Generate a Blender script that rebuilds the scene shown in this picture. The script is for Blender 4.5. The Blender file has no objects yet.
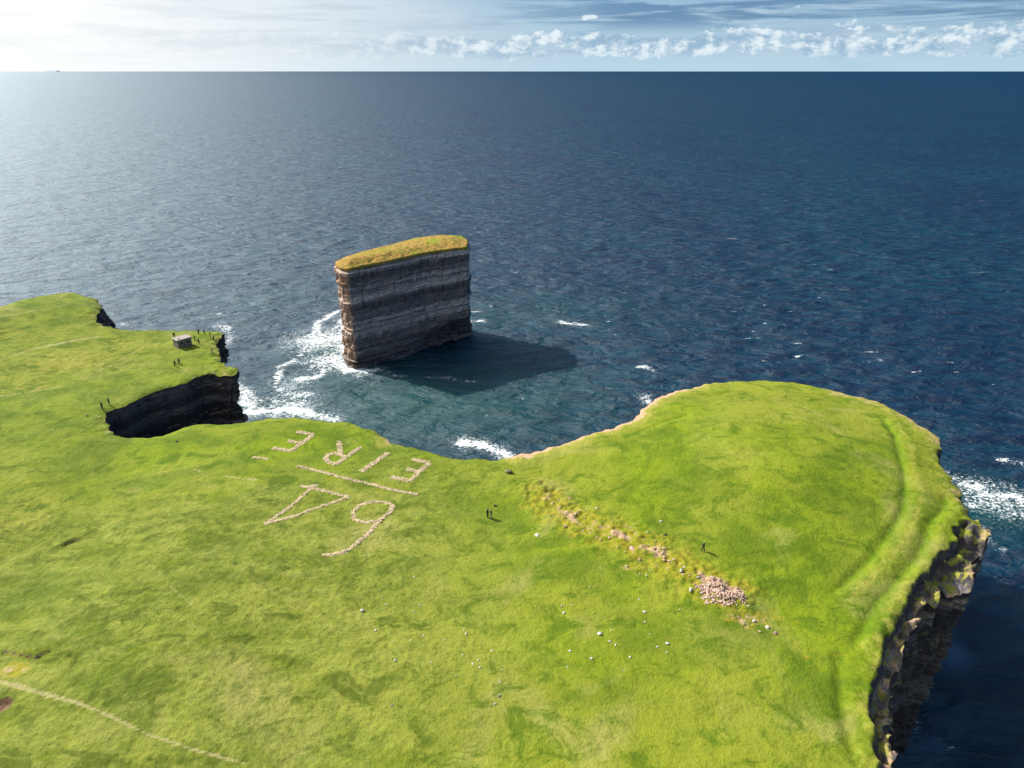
import bpy, bmesh, math, random
import numpy as np
from mathutils import Vector, Matrix

random.seed(7)
rng = np.random.default_rng(7)
scene = bpy.context.scene
COL = scene.collection

# ------------------------------------------------------------------ camera
W, H = 1024, 768
F = 711.0
PITCH = math.atan((384 - 70.5) / F)
CAM = np.array([0.0, 0.0, 100.0])
cp, sp = math.cos(PITCH), math.sin(PITCH)
cam_d = bpy.data.cameras.new('camera')
cam_d.sensor_fit = 'HORIZONTAL'; cam_d.sensor_width = 36.0; cam_d.lens = F / W * 36.0
cam_d.clip_start = 0.5; cam_d.clip_end = 300000
cam = bpy.data.objects.new('camera', cam_d)
cam.location = CAM; cam.rotation_euler = (math.pi / 2 - PITCH, 0, 0)
COL.objects.link(cam); scene.camera = cam


def ray(px, py):
    u = (px - 512) / F; v = (384 - py) / F
    return np.array([u, cp + v * sp, -sp + v * cp])


# ------------------------------------------------------------------ noise
def perlin(x, y, seed=0):
    x = np.asarray(x, float); y = np.asarray(y, float)
    r = np.random.default_rng(seed)
    perm = r.permutation(512)
    ang = r.random(512) * 2 * np.pi
    gx, gy = np.cos(ang), np.sin(ang)
    xi = np.floor(x).astype(np.int64); yi = np.floor(y).astype(np.int64)
    xf = x - xi; yf = y - yi
    u = xf * xf * xf * (xf * (xf * 6 - 15) + 10); v = yf * yf * yf * (yf * (yf * 6 - 15) + 10)

    def g(ix, iy, dx, dy):
        h = perm[(perm[ix & 511] + iy) & 511]
        return gx[h] * dx + gy[h] * dy
    a = g(xi, yi, xf, yf); b = g(xi + 1, yi, xf - 1, yf)
    c = g(xi, yi + 1, xf, yf - 1); d = g(xi + 1, yi + 1, xf - 1, yf - 1)
    return 1.4 * ((a + (b - a) * u) * (1 - v) + (c + (d - c) * u) * v)


def fbm(x, y, octs=4, seed=0, gain=0.5):
    s = 0; a = 1.0; f = 1.0; n = 0
    for k in range(octs):
        s = s + a * perlin(x * f + 17.3 * k, y * f - 9.1 * k, seed + k); n += a; a *= gain; f *= 2.03
    return s / n


def sstep(e0, e1, x):
    t = np.clip((x - e0) / (e1 - e0), 0, 1)
    return t * t * (3 - 2 * t)


# ------------------------------------------------------------------ land height (large forms)
def hz(x, y):
    x = np.asarray(x, float); y = np.asarray(y, float)
    z = 36.0 + 4.2 * np.exp(-(((x - 44) / 27) ** 2 + ((y - 108) / 28) ** 2))
    z = z + 5.0 * np.exp(-(((x + 150) / 45) ** 2 + ((y - 195) / 40) ** 2))
    z = z + 1.5 * np.exp(-(((x + 45) / 22) ** 2 + ((y - 70) / 22) ** 2)) - 1.2 * np.exp(-(((x + 70) / 14) ** 2 + ((y - 100) / 30) ** 2))
    return z


def at(px, py, dz=0.0):
    d = ray(px, py)
    t = 58.0 / -d[2]
    for _ in range(40):
        p = CAM + d * t
        err = p[2] - (float(hz(p[0], p[1])) + dz)
        t += err / -d[2] * 0.7
    return CAM + d * t


def at_z(px, py, z):
    d = ray(px, py)
    return CAM + d * ((z - 100.0) / d[2])


# ------------------------------------------------------------------ coast outline (jag, bare, drop at the rim)
G, R_, B_ = (0.22, 0.2, 0), (0.7, 0.35, 0), (0.5, 1.0, 0)
coast_px = [
    (0, 305, *G), (25, 298, *G), (50, 293, *G), (71, 291, *G), (83, 294.5, *G), (95, 298, 0.5, .3, 0), (101, 304, *R_), (97, 313, *R_), (97, 321, *R_),
    (108, 325, *R_), (119, 328, *G), (135, 328.8, *G), (150, 328.5, *G), (180, 329, *G), (200, 329.5, *G), (215, 330, *G), (221, 331, *R_), (217, 342, *R_),
    (220, 350, *R_), (219, 359, *R_), (226, 364, *R_), (233, 365, *R_), (235.5, 372, *R_), (227.5, 374, *R_), (212, 372.5, *R_), (197, 375, 0.3, .3, 0),
    (185, 381, 0.2, .2, 0), (162, 387.5, *G), (140, 395, *G), (125, 404, *G), (107.5, 410, *G), (104.5, 414, 0.4, .4, 0), (106, 421, *R_), (110, 430, *R_), (120, 434, *G),
    (137, 435.8, *G), (160, 434, *G), (175, 429, *G), (190, 424, *G), (207, 422, *G), (232, 422, *G), (255, 418.5, *G), (280, 416.3, *G), (305, 417, *G),
    (330, 420.5, *G), (350, 421.5, *G), (360, 425, 0.3, .3, 0), (385, 436, 0.3, .4, 0), (390, 441, 0.3, .5, 0), (410, 445.5, *G), (430, 451, *G), (450, 456, *G),
    (480, 457.5, *G), (495, 458, *G), (506, 456, 0.3, .6, 0), (517, 452, *B_), (530, 451, *B_), (540, 448, *B_), (565, 441, 0.3, .7, 0), (592, 431.5, 0.3, .8, 0), (617, 424, *B_),
    (635, 416, *B_), (640, 410, *B_), (652, 400, *B_), (672, 390.5, *B_), (692, 386, 0.3, .7, 0), (710, 381, 0.2, .4, 0), (736, 379, *G), (768, 378.6, *G),
    (790, 380, *G), (818, 384.5, .2, .3, 0), (843, 390.5, .2, .6, 0), (875, 399, .2, .6, 0), (898, 410, .2, .5, 0), (918, 422.5, .2, .5, 0), (939, 436, .4, .6, 0), (941, 446, .6, .4, 0),
    (942, 462, .6, .4, 0), (952, 477, .6, .4, 0), (959, 488, .6, .4, 0), (966, 505, .7, .4, 0), (973, 516, .8, .4, -.3), (977, 526, 1., .4, -2), (983, 535, 1., .5, -2), (984, 545, 1., .5, -2),
    (972, 560, 1., .5, -2), (974, 573, .8, .5, -2), (970, 585, .8, .6, -2), (953, 590, .9, .5, -2), (936, 597, .9, .5, -2), (925, 611, .9, .5, -2), (914, 627, .9, .5, -2), (906, 647, .9, .5, -2),
    (897, 662, .9, .5, -2), (891, 682, .9, .5, -2), (892, 700, .9, .5, -2), (886, 728, .8, .5, -2), (890, 755, .8, .5, -2), (889, 800, .8, .4, -2), (886, 850, .8, .4, -2),
]
pts, att = [], []
for (px, py, j, b, dz) in coast_px:
    p = at(px, py, dz); pts.append(p[:2]); att.append((j, b, dz))
first = pts[0].copy()
tail = [(34, 28), (30, 5), (38, -25), (20, -60), (-40, -85), (-150, -95), (-265, -70), (-300, 60), (-285, 130), (-215, 165), (-168, 184)]
for t in tail:
    pts.append(np.array(t, float)); att.append((0.6, 0.3, 0))
pts.append(first); att.append(att[0])
pts = np.array(pts); att = np.array(att)
seg = np.linalg.norm(np.diff(pts, axis=0), axis=1)
# smooth the polyline a little with a centripetal-style resample
S = np.concatenate([[0], np.cumsum(seg)])
L = S[-1]
STEP = 0.25
n_o = int(L / STEP)
s_o = np.arange(n_o) * (L / n_o)
def catmull(vals):
    out = np.empty((n_o,) + vals.shape[1:])
    k = np.clip(np.searchsorted(S, s_o, side='right') - 1, 0, len(seg) - 1)
    t = (s_o - S[k]) / seg[k]
    m = len(seg)
    tang = np.zeros((m + 1,) + vals.shape[1:])
    for i in range(m + 1):
        a, b = (i - 1) % m, (i + 1) % m
        d0 = seg[(i - 1) % m]; d1 = seg[i % m]
        v0 = vals[a]; v1 = vals[i % m]; v2 = vals[b]
        tang[i] = ((v1 - v0) / d0 * d1 + (v2 - v1) / d1 * d0) / (d0 + d1)
    h = seg[k]
    t_ = t.reshape((-1,) + (1,) * (vals.ndim - 1)); h_ = h.reshape(t_.shape)
    p0, p1 = vals[k], vals[k + 1]
    return ((2 * t_**3 - 3 * t_**2 + 1) * p0 + (t_**3 - 2 * t_**2 + t_) * h_ * tang[k] + (-2 * t_**3 + 3 * t_**2) * p1 + (t_**3 - t_**2) * h_ * tang[k + 1])
O = catmull(pts)
A = np.stack([np.interp(s_o, S, att[:, i]) for i in range(3)], 1)
def ring_normals(P, sm):
    Q = P.copy()
    for _ in range(sm):
        Q = (np.roll(Q, 1, 0) + 2 * Q + np.roll(Q, -1, 0)) / 4
    T = np.roll(Q, -1, 0) - np.roll(Q, 1, 0)
    T /= np.linalg.norm(T, axis=1)[:, None] + 1e-9
    return np.stack([-T[:, 1], T[:, 0]], 1)
area = 0.5 * np.sum(O[:, 0] * np.roll(O[:, 1], -1) - np.roll(O[:, 0], -1) * O[:, 1])
if area > 0:      # keep it clockwise so that (-ty, tx) points outwards
    O = O[::-1].copy(); A = A[::-1].copy()
N_o = ring_normals(O, 70)
jn = 0.8 * fbm(s_o / 6.0, s_o * 0 + 3.3, 4, 11) + 0.5 * np.sign(perlin(s_o / 2.3, s_o * 0 + 8.1, 5)) * np.abs(perlin(s_o / 2.3, s_o * 0 + 8.1, 5)) ** .5
O = O + N_o * (jn * A[:, 0] * 1.3)[:, None]


def mesh_from(name, V, Fc, smooth=True):
    me = bpy.data.meshes.new(name)
    V = np.asarray(V, np.float32)
    me.vertices.add(len(V)); me.vertices.foreach_set('co', V.ravel())
    Fc = np.asarray(Fc, np.int32)
    k = Fc.shape[1]
    me.loops.add(Fc.size); me.loops.foreach_set('vertex_index', Fc.ravel())
    me.polygons.add(len(Fc))
    me.polygons.foreach_set('loop_start', np.arange(0, Fc.size, k, dtype=np.int32))
    me.polygons.foreach_set('loop_total', np.full(len(Fc), k, np.int32))
    me.polygons.foreach_set('use_smooth', np.full(len(Fc), smooth, bool))
    me.update(calc_edges=True); me.validate()
    return me


def link(name, me, mat=None, parent=None):
    o = bpy.data.objects.new(name, me); COL.objects.link(o)
    if mat is not None:
        me.materials.append(mat)
    if parent is not None:
        o.parent = parent
    return o


def tag(o, label=None, cat=None, group=None, kind=None):
    if label: o['label'] = label
    if cat: o['category'] = cat
    if group: o['group'] = group
    if kind: o['kind'] = kind
    return o


def fattr(me, name, arr):
    a = me.attributes.new(name, 'FLOAT', 'POINT')
    a.data.foreach_set('value', np.asarray(arr, np.float32))


# ------------------------------------------------------------------ node helper
class NT:
    def __init__(self, mat_or_world):
        mat_or_world.use_nodes = True
        self.t = mat_or_world.node_tree
        self.t.nodes.clear()

    def n(self, typ, **kw):
        nd = self.t.nodes.new(typ)
        ins = kw.pop('ins', {})
        for k, v in kw.items():
            setattr(nd, k, v)
        for k, v in ins.items():
            self.set(nd.inputs[k], v)
        return nd

    def set(self, sock, v):
        if isinstance(v, bpy.types.NodeSocket):
            self.t.links.new(v, sock)
        elif isinstance(v, bpy.types.Node):
            self.t.links.new(v.outputs[0], sock)
        else:
            if sock.type == 'RGBA' and len(v) == 3:
                v = (*v, 1)
            sock.default_value = v

    def math(self, op, a, b=0.0, c=0.0, clamp=False):
        nd = self.n('ShaderNodeMath', operation=op, use_clamp=clamp)
        for i, v in enumerate((a, b, c)):
            self.set(nd.inputs[i], v)
        return nd.outputs[0]

    def mix(self, fac, a, b, typ='MIX'):
        nd = self.n('ShaderNodeMix', data_type='RGBA', blend_type=typ)
        self.set(nd.inputs[0], fac); self.set(nd.inputs[6], a); self.set(nd.inputs[7], b)
        return nd.outputs[2]

    def rng(self, v, a, b, c=0.0, d=1.0, smooth=True):
        nd = self.n('ShaderNodeMapRange', interpolation_type='SMOOTHSTEP' if smooth else 'LINEAR')
        for i, x in enumerate((v, a, b, c, d)):
            self.set(nd.inputs[i], x)
        return nd.outputs[0]

    def noise(self, vec, scale, detail=4, rough=0.55, dist=0.0):
        nd = self.n('ShaderNodeTexNoise')
        self.set(nd.inputs['Vector'], vec); nd.inputs['Scale'].default_value = scale
        nd.inputs['Detail'].default_value = detail; nd.inputs['Roughness'].default_value = rough
        nd.inputs['Distortion'].default_value = dist
        return nd.outputs[0]

    def mapping(self, vec, scale=(1, 1, 1), rot=(0, 0, 0), loc=(0, 0, 0)):
        nd = self.n('ShaderNodeMapping')
        self.set(nd.inputs[0], vec); nd.inputs[1].default_value = loc; nd.inputs[2].default_value = rot; nd.inputs[3].default_value = scale
        return nd.outputs[0]

    def attr(self, name):
        return self.n('ShaderNodeAttribute', attribute_name=name).outputs['Fac']

    def bump(self, h, strength, dist, normal=None):
        nd = self.n('ShaderNodeBump')
        self.set(nd.inputs['Height'], h); nd.inputs['Strength'].default_value = strength; nd.inputs['Distance'].default_value = dist
        if normal is not None:
            self.set(nd.inputs['Normal'], normal)
        return nd.outputs[0]

    def out(self, sh, typ='ShaderNodeOutputMaterial'):
        o = self.n(typ); self.t.links.new(sh, o.inputs[0])


def objco(t):
    return t.n('ShaderNodeTexCoord').outputs['Object']


# ------------------------------------------------------------------ materials
def rock_nodes(t, dark=1.0, tilt=0.0, light=1.0, offs=0.0):
    """layered shale and sandstone colours that follow the beds; returns colour, bump height"""
    co = objco(t)
    sx = t.n('ShaderNodeSeparateXYZ', ins={0: co})
    wob = t.noise(co, 0.05, 2)
    z = t.math('ADD', t.math('ADD', sx.outputs[2], t.math('MULTIPLY', sx.outputs[0], tilt)), t.math('MULTIPLY', wob, 1.6))
    z = t.math('ADD', z, offs)
    zc = t.n('ShaderNodeCombineXYZ', ins={0: t.math('MULTIPLY', sx.outputs[0], .012), 1: t.math('MULTIPLY', sx.outputs[1], .012), 2: z}).outputs[0]
    b1 = t.noise(zc, 0.20, 4, .62); b2 = t.noise(zc, 1.5, 3, .6)
    blk = t.noise(t.mapping(co, (1, 1, 2.2)), 0.55, 5, .62)
    fine = t.noise(co, 2.6, 4, .6)
    v = t.math('ADD', t.math('MULTIPLY', b1, .84), t.math('MULTIPLY', b2, .16))
    v = t.math('ADD', v, t.math('MULTIPLY', t.math('SUBTRACT', blk, .5), .24))
    ramp = t.n('ShaderNodeValToRGB')
    t.set(ramp.inputs[0], v)
    cr = ramp.color_ramp
    cols = [(.36, (.045, .042, .046)), (.45, (.085, .078, .08)), (.51, (.10, .095, .10)), (.56, (.22, .205, .20)), (.62, (.15, .14, .14)), (.70, (.33, .30, .28))]
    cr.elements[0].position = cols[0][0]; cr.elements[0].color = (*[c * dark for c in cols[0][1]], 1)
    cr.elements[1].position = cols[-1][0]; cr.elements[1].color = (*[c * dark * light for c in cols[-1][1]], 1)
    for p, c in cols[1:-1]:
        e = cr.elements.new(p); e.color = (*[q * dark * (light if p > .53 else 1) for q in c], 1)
    col = ramp.outputs[0]
    col = t.mix(t.rng(t.noise(co, .12, 3), .58, .76, 0, .18), col, (.26 * dark, .16 * dark, .105 * dark))
    col = t.mix(t.rng(fine, .3, .75, 0, .35), col, t.mix(1.0, col, (.55, .53, .53), 'MULTIPLY'))
    # pale guano and salt streaks down the face
    st = t.noise(t.mapping(co, (1, 1, .12)), .8, 4, .6)
    col = t.mix(t.rng(st, .64, .76, 0, .35), col, (.42, .41, .39))
    hgt = t.math('ADD', t.math('MULTIPLY', b2, 1.0), t.math('ADD', t.math('MULTIPLY', blk, .8), t.math('MULTIPLY', fine, .25)))
    # wetted rock near the waves, darkened further to paint in shade at the foot
    wet_shade = t.rng(t.math('ADD', sx.outputs[2], t.math('MULTIPLY', t.noise(co, .3, 3), 2.5)), 3.0, 7.0, 1, 0)
    return col, hgt, wet_shade, co, sx


def make_rock(name, dark=1.0, tilt=0.0, ledge=True, light=1.0, offs=0.0, sun_tint=0.0):
    m = bpy.data.materials.new(name); t = NT(m)
    col, hgt, wet_shade, co, sx = rock_nodes(t, dark, tilt, light, offs)
    geo = t.n('ShaderNodeNewGeometry')
    nz = t.n('ShaderNodeSeparateXYZ', ins={0: geo.outputs['Normal']}).outputs[2]
    if ledge:
        hi = t.math('MULTIPLY', t.rng(nz, .45, .8), t.rng(sx.outputs[2], 18, 30))
        led = t.mix(t.rng(t.noise(co, .9, 4), .42, .58), (.30, .235, .16), (.12, .135, .025))
        col = t.mix(t.math('MULTIPLY', hi, .55), col, led)
    if sun_tint:  # orange on the stack's left end, sunlight painted into the rock colour
        wv = t.math('MULTIPLY', t.rng(t.math('ADD', sx.outputs[0], t.math('MULTIPLY', t.math('SUBTRACT', t.noise(co, .7, 4), .5), 5.0)), SUN_TINT_X, SUN_TINT_X - .5), t.rng(t.noise(co, .35, 4), .3, .6, .5, 1))
        col = t.mix(t.math('MULTIPLY', wv, sun_tint), col, (.42, .24, .13))
    col = t.mix(t.math('MULTIPLY', wet_shade, .88), col, t.mix(1.0, col, (.3, .31, .33), 'MULTIPLY'))
    p = t.n('ShaderNodeBsdfPrincipled')
    t.set(p.inputs['Base Color'], col); t.set(p.inputs['Roughness'], t.rng(wet_shade, 0, 1, .92, .45))
    p.inputs['Specular IOR Level'].default_value = .25
    t.set(p.inputs['Normal'], t.bump(hgt, .9, .5))
    t.out(p.outputs[0])
    return m


def make_turf():
    m = bpy.data.materials.new('turf'); t = NT(m)
    co = objco(t)
    big = t.noise(co, .028, 4, .6, .6); mid = t.noise(co, .11, 5, .62, .4); sml = t.noise(co, .62, 5, .65)
    tuf = t.noise(co, 2.0, 4, .7); fin = t.noise(co, 7.0, 3, .7)
    strk = t.math('ADD', t.math('MULTIPLY', t.noise(t.mapping(co, (.5, 1.2, 1), (0, 0, .5)), .22, 5, .68, .5), .6), t.math('MULTIPLY', t.noise(co, .5, 5, .7), .4))
    west = t.attr('rank')            # rank, unmown grass of the western half
    green = t.mix(t.rng(mid, .40, .60), (.150, .203, .007), (.082, .132, .005))
    green = t.mix(t.rng(big, .40, .62, 0, .75), green, (.205, .225, .02))
    rankc = t.mix(t.rng(strk, .40, .60), (.092, .122, .010), (.222, .236, .047))
    rankc = t.mix(t.rng(mid, .52, .70, 0, .75), rankc, (.085, .125, .010))
    col = t.mix(t.math('MULTIPLY', west, t.rng(sml, .2, .75, .45, .95)), green, rankc)
    col = t.mix(t.math('MULTIPLY', t.rng(t.noise(t.mapping(co, (1, 1.2, 1), loc=(12, 3, 0)), .04, 4, .62, .6), .47, .62, 0, .6), t.rng(west, 0, 1, .55, 1)), col, (.225, .24, .035))
    # bleached and brownish patches
    col = t.mix(t.rng(t.noise(t.mapping(co, (1, 1, 1), loc=(31, 7, 0)), .05, 4, .6, .8), .54, .70, 0, .6), col, (.27, .25, .075))
    col = t.mix(t.math('MULTIPLY', t.rng(sml, .48, .66), t.rng(west, 0, 1, .45, .85)), col, t.mix(1.0, col, (.68, .78, .6), 'MULTIPLY'))
    col = t.mix(t.math('MULTIPLY', t.rng(tuf, .47, .64), t.rng(west, 0, 1, .28, .85)), col, t.mix(1.0, col, (.60, .70, .52), 'MULTIPLY'))
    col = t.mix(t.math('MULTIPLY', t.rng(fin, .52, .72), t.rng(west, 0, 1, .15, .45)), col, (.30, .29, .10))
    pat = t.noise(t.mapping(co, (1, 1.25, 1), loc=(3, 51, 0)), .20, 6, .72, .7)
    col = t.mix(t.rng(pat, .49, .64, 0, .85), col, t.mix(west, (.066, .115, .005), (.066, .092, .008)))
    # features read from the mesh
    nb = t.rng(t.math('ADD', t.math('MULTIPLY', sml, .6), t.math('MULTIPLY', tuf, .4)), .34, .60)
    def lay(col, name, c, k=1.0, ragged=True):
        f = t.attr(name)
        if ragged:
            f = t.rng(t.math('SUBTRACT', t.math('MULTIPLY', f, 1.7), t.math('MULTIPLY', nb, .7)), 0, .9)
        return t.mix(t.math('MULTIPLY', f, k), col, c)
    col = lay(col, 'lush', t.mix(sml, (.09, .19, .006), (.14, .225, .010)), .8, False)
    col = lay(col, 'straw', t.mix(tuf, (.29, .265, .06), (.20, .21, .025)), .9)
    col = lay(col, 'moss', t.mix(t.rng(tuf, .35, .65), (.27, .215, .02), (.15, .18, .01)), .9)
    col = lay(col, 'trail', t.mix(fin, (.36, .31, .15), (.24, .23, .08)), .85)
    col = lay(col, 'bare', t.mix(t.rng(tuf, .35, .65), (.46, .29, .20), (.34, .24, .14)), 1.0)
    col = lay(col, 'peat', t.mix(t.rng(sml, .4, .6), (.075, .04, .022), (.20, .13, .075)), 1.0)
    # steep ground shows broken rock
    geo = t.n('ShaderNodeNewGeometry')
    nz = t.n('ShaderNodeSeparateXYZ', ins={0: geo.outputs['True Normal']}).outputs[2]
    rc, rh, wet_shade, _, _ = rock_nodes(t, .8)
    col = t.mix(t.math('MAXIMUM', t.rng(nz, .58, .34), t.attr('rock')), col, rc)
    p = t.n('ShaderNodeBsdfPrincipled')
    t.set(p.inputs['Base Color'], col); p.inputs['Roughness'].default_value = .95
    p.inputs['Specular IOR Level'].default_value = .12
    p.inputs['Sheen Weight'].default_value = .0
    b = t.math('ADD', t.math('MULTIPLY', tuf, 1.0), t.math('MULTIPLY', fin, .3))
    b = t.math('ADD', b, t.math('MULTIPLY', sml, 1.3))
    t.set(p.inputs['Normal'], t.bump(b, .55, .4))
    t.out(p.outputs[0])
    return m


SUN_TINT_X = at_z(349.5, 267, 37.5)[0]
SUN_AZ = math.radians(-59); SUN_EL = math.radians(39)
sun_dir = np.array([math.sin(SUN_AZ) * math.cos(SUN_EL), math.cos(SUN_AZ) * math.cos(SUN_EL), math.sin(SUN_EL)])


def make_sea():
    m = bpy.data.materials.new('sea_water'); t = NT(m)
    co = objco(t)
    wv = t.mapping(co, (.55, 1.25, 1), (0, 0, .22))
    n1 = t.noise(wv, .045, 3, .55, .3)      # swell
    n2 = t.noise(wv, .17, 3, .6, .5)       # waves
    n3 = t.noise(wv, .75, 4, .65, .3)       # chop
    big = t.noise(co, .006, 3, .5)
    hgt = t.math('ADD', t.math('MULTIPLY', n1, 2.6), t.math('ADD', t.math('MULTIPLY', n2, 1.35), t.math('MULTIPLY', n3, .24)))
    nrm = t.bump(hgt, 1.0, 2.0)
    shal_refl = t.attr('shallow_refl'); fo = t.attr('foam'); pale = t.attr('pale')
    col = t.mix(t.rng(big, .35, .65), (.0003, .016, .038), (.0004, .024, .044))
    col = t.mix(t.rng(n2, .42, .60, 0, .85), col, (.0002, .006, .022))  # light and dark of the waves painted into the water colour
    col = t.mix(t.math('MULTIPLY', shal_refl, t.rng(n2, .3, .7, .7, 1)), col, (.001, .044, .037))
    col = t.mix(t.math('MULTIPLY', pale, t.rng(n3, .3, .7, .6, 1)), col, (.035, .095, .17))
    dif = t.n('ShaderNodeSubsurfaceScattering', falloff='BURLEY'); dif.inputs['Scale'].default_value = 1.0; dif.inputs['Radius'].default_value = (12, 15, 18)
    t.set(dif.inputs['Color'], col); t.set(dif.inputs['Normal'], nrm)
    # wind-roughened surface: Gaussian facet slopes, Fresnel taken at each facet
    gl = t.n('ShaderNodeBsdfMetallic', fresnel_type='F82', distribution='BECKMANN')
    gl.inputs['Base Color'].default_value = (.030, .034, .037, 1); gl.inputs['Edge Tint'].default_value = (.90, .97, 1, 1)
    gl.inputs['Roughness'].default_value = .735; t.set(gl.inputs['Normal'], nrm)
    w = t.n('ShaderNodeAddShader'); t.set(w.inputs[0], dif.outputs[0]); t.set(w.inputs[1], gl.outputs[0])
    # foam: lacy near rocks, small whitecaps in the open
    fco = t.mapping(co, (1, 1.0, 1), (0, 0, .3))
    la = t.noise(fco, .36, 6, .66, 1.6); lb = t.noise(fco, 1.3, 5, .68, 1.0)
    ridge = t.math('SUBTRACT', 1.0, t.math('MULTIPLY', t.math('ABSOLUTE', t.math('SUBTRACT', la, .5)), 5.0))
    lace = t.math('ADD', t.math('MULTIPLY', ridge, .75), t.math('MULTIPLY', t.math('SUBTRACT', lb, .5), 2.2))
    f1 = t.rng(t.math('ADD', lace, t.math('MULTIPLY', fo, 1.35)), 1.0, 1.48)
    f1 = t.math('MULTIPLY', f1, t.rng(fo, .02, .3))
    cap = t.noise(t.mapping(co, (.5, 1.3, 1), (0, 0, .15)), .13, 5, .72, .4)
    gate = t.noise(co, .012, 2, .5)
    calm = t.attr('caps')
    f2 = t.rng(t.math('ADD', cap, t.math('MULTIPLY', t.math('SUBTRACT', gate, .5), .25)), .665, .73)
    f2 = t.math('MULTIPLY', f2, calm)
    ff = t.math('MAXIMUM', f1, f2)
    fd = t.n('ShaderNodeBsdfDiffuse'); fd.inputs['Color'].default_value = (.72, .76, .76, 1); t.set(fd.inputs['Normal'], t.bump(lb, .6, .5))
    w2 = t.n('ShaderNodeMixShader'); t.set(w2.inputs[0], t.math('MULTIPLY', ff, .92)); t.set(w2.inputs[1], w.outputs[0]); t.set(w2.inputs[2], fd.outputs[0])
    t.out(w2.outputs[0])
    return m


def simple(name, col, rough=.85, var=.0, scale=3.0, bump=0.0, spec=.2):
    m = bpy.data.materials.new(name); t = NT(m)
    co = objco(t)
    p = t.n('ShaderNodeBsdfPrincipled'); p.inputs['Roughness'].default_value = rough; p.inputs['Specular IOR Level'].default_value = spec
    nz = t.noise(co, scale, 4, .6)
    c = t.mix(t.rng(nz, .3, .7, 0, 1), tuple(q * (1 - var) for q in col), tuple(min(q * (1 + var), .9) for q in col))
    t.set(p.inputs['Base Color'], c)
    if bump:
        t.set(p.inputs['Normal'], t.bump(nz, .7, bump))
    t.out(p.outputs[0])
    return m


M_turf = make_turf()
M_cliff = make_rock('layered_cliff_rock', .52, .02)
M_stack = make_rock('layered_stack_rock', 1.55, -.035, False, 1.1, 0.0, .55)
M_sea = make_sea()

# ------------------------------------------------------------------ terrain features (pixel traces put on the ground)
def line(pl, n=None):
    return np.array([at(x, y)[:2] for x, y in pl])


def dist_line(X, Y, P):
    """distance to a polyline and signed side"""
    d = np.full(X.shape, 1e9); sd = np.zeros(X.shape); tt = np.zeros(X.shape)
    Ls = np.linalg.norm(np.diff(P, axis=0), axis=1); cum = np.concatenate([[0], np.cumsum(Ls)]); tot = cum[-1]
    for i in range(len(P) - 1):
        a, b = P[i], P[i + 1]; ab = b - a; l2 = ab @ ab + 1e-9
        t = np.clip(((X - a[0]) * ab[0] + (Y - a[1]) * ab[1]) / l2, 0, 1)
        dx = X - a[0] - t * ab[0]; dy = Y - a[1] - t * ab[1]
        q = np.hypot(dx, dy); m = q < d
        d = np.where(m, q, d); sd = np.where(m, np.sign(ab[0] * dy - ab[1] * dx), sd); tt = np.where(m, (cum[i] + t * Ls[i]) / tot, tt)
    return d, sd, tt


ditch_a = line([(872, 412), (884, 419), (895.5, 437), (903, 465), (906, 487), (904, 510), (888, 535), (869, 560), (845, 582), (821, 600)])
ditch_b = line([(950, 492), (943, 510), (930, 523), (927, 540), (919, 555), (902, 575), (878, 602), (863, 632), (848, 653)])
ditch_c = line([(640, 431), (652, 426), (665, 421), (687, 414)])
step_d = line([(839, 660), (842, 706), (849, 735), (858, 760)])
moss_spots = [((755, 620), 5.5, 2.0, .8), ((735, 612), 3.0, 2.0, .7), ((550, 498), 5, 3, .7), ((600, 548), 6, 2, .7), ((640, 568), 4, 1.6, .7), ((790, 625), 6, 3, .4), ((800, 650), 9, 5, .35)]
bank = line([(524, 470), (540, 494), (560, 512), (590, 527), (625, 540), (650, 552), (672, 566), (698, 580), (735, 598), (768, 622)])
trails = [line(q) for q in (
    [(-20, 676), (20, 686), (50, 694), (75, 701), (110, 716), (150, 735), (200, 752), (262, 768), (330, 790)],
    [(-20, 365), (0, 359), (40, 347), (75, 340.5), (103, 336)],
    [(-5, 396), (40, 389), (70, 383), (100, 370), (130, 354), (160, 341)],
    [(152, 456), (165, 462), (180, 466), (215, 474), (256, 479)],
    [(118, 522), (130, 540), (143, 557), (170, 585), (200, 612)],
    [(222, 640), (240, 660), (252, 690), (262, 712)])]
trail_w = (.21, .6, .34, .2, .2, .2)
trail_k = (.95, .8, .5, .7, .5, .45)
scarps = [line([(-8, 653), (6, 650), (20, 652), (36, 655), (40, 652), (50, 648), (59, 650)]), line([(59, 547), (68, 542), (76, 539), (86, 537.5)])]
peat_a = at(14, 668)[:2]; peat_b = at(2, 704)[:2]
trench = line([(941, 448), (938, 458), (944, 466)]), line([(963, 517), (955, 528), (958, 540), (952, 550), (941, 551), (930, 566), (918, 580), (912, 598), (903, 612), (896, 625), (887, 640), (882, 668), (873, 684), (871, 708), (876, 733), (879, 760), (877, 800), (874, 850)])

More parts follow.
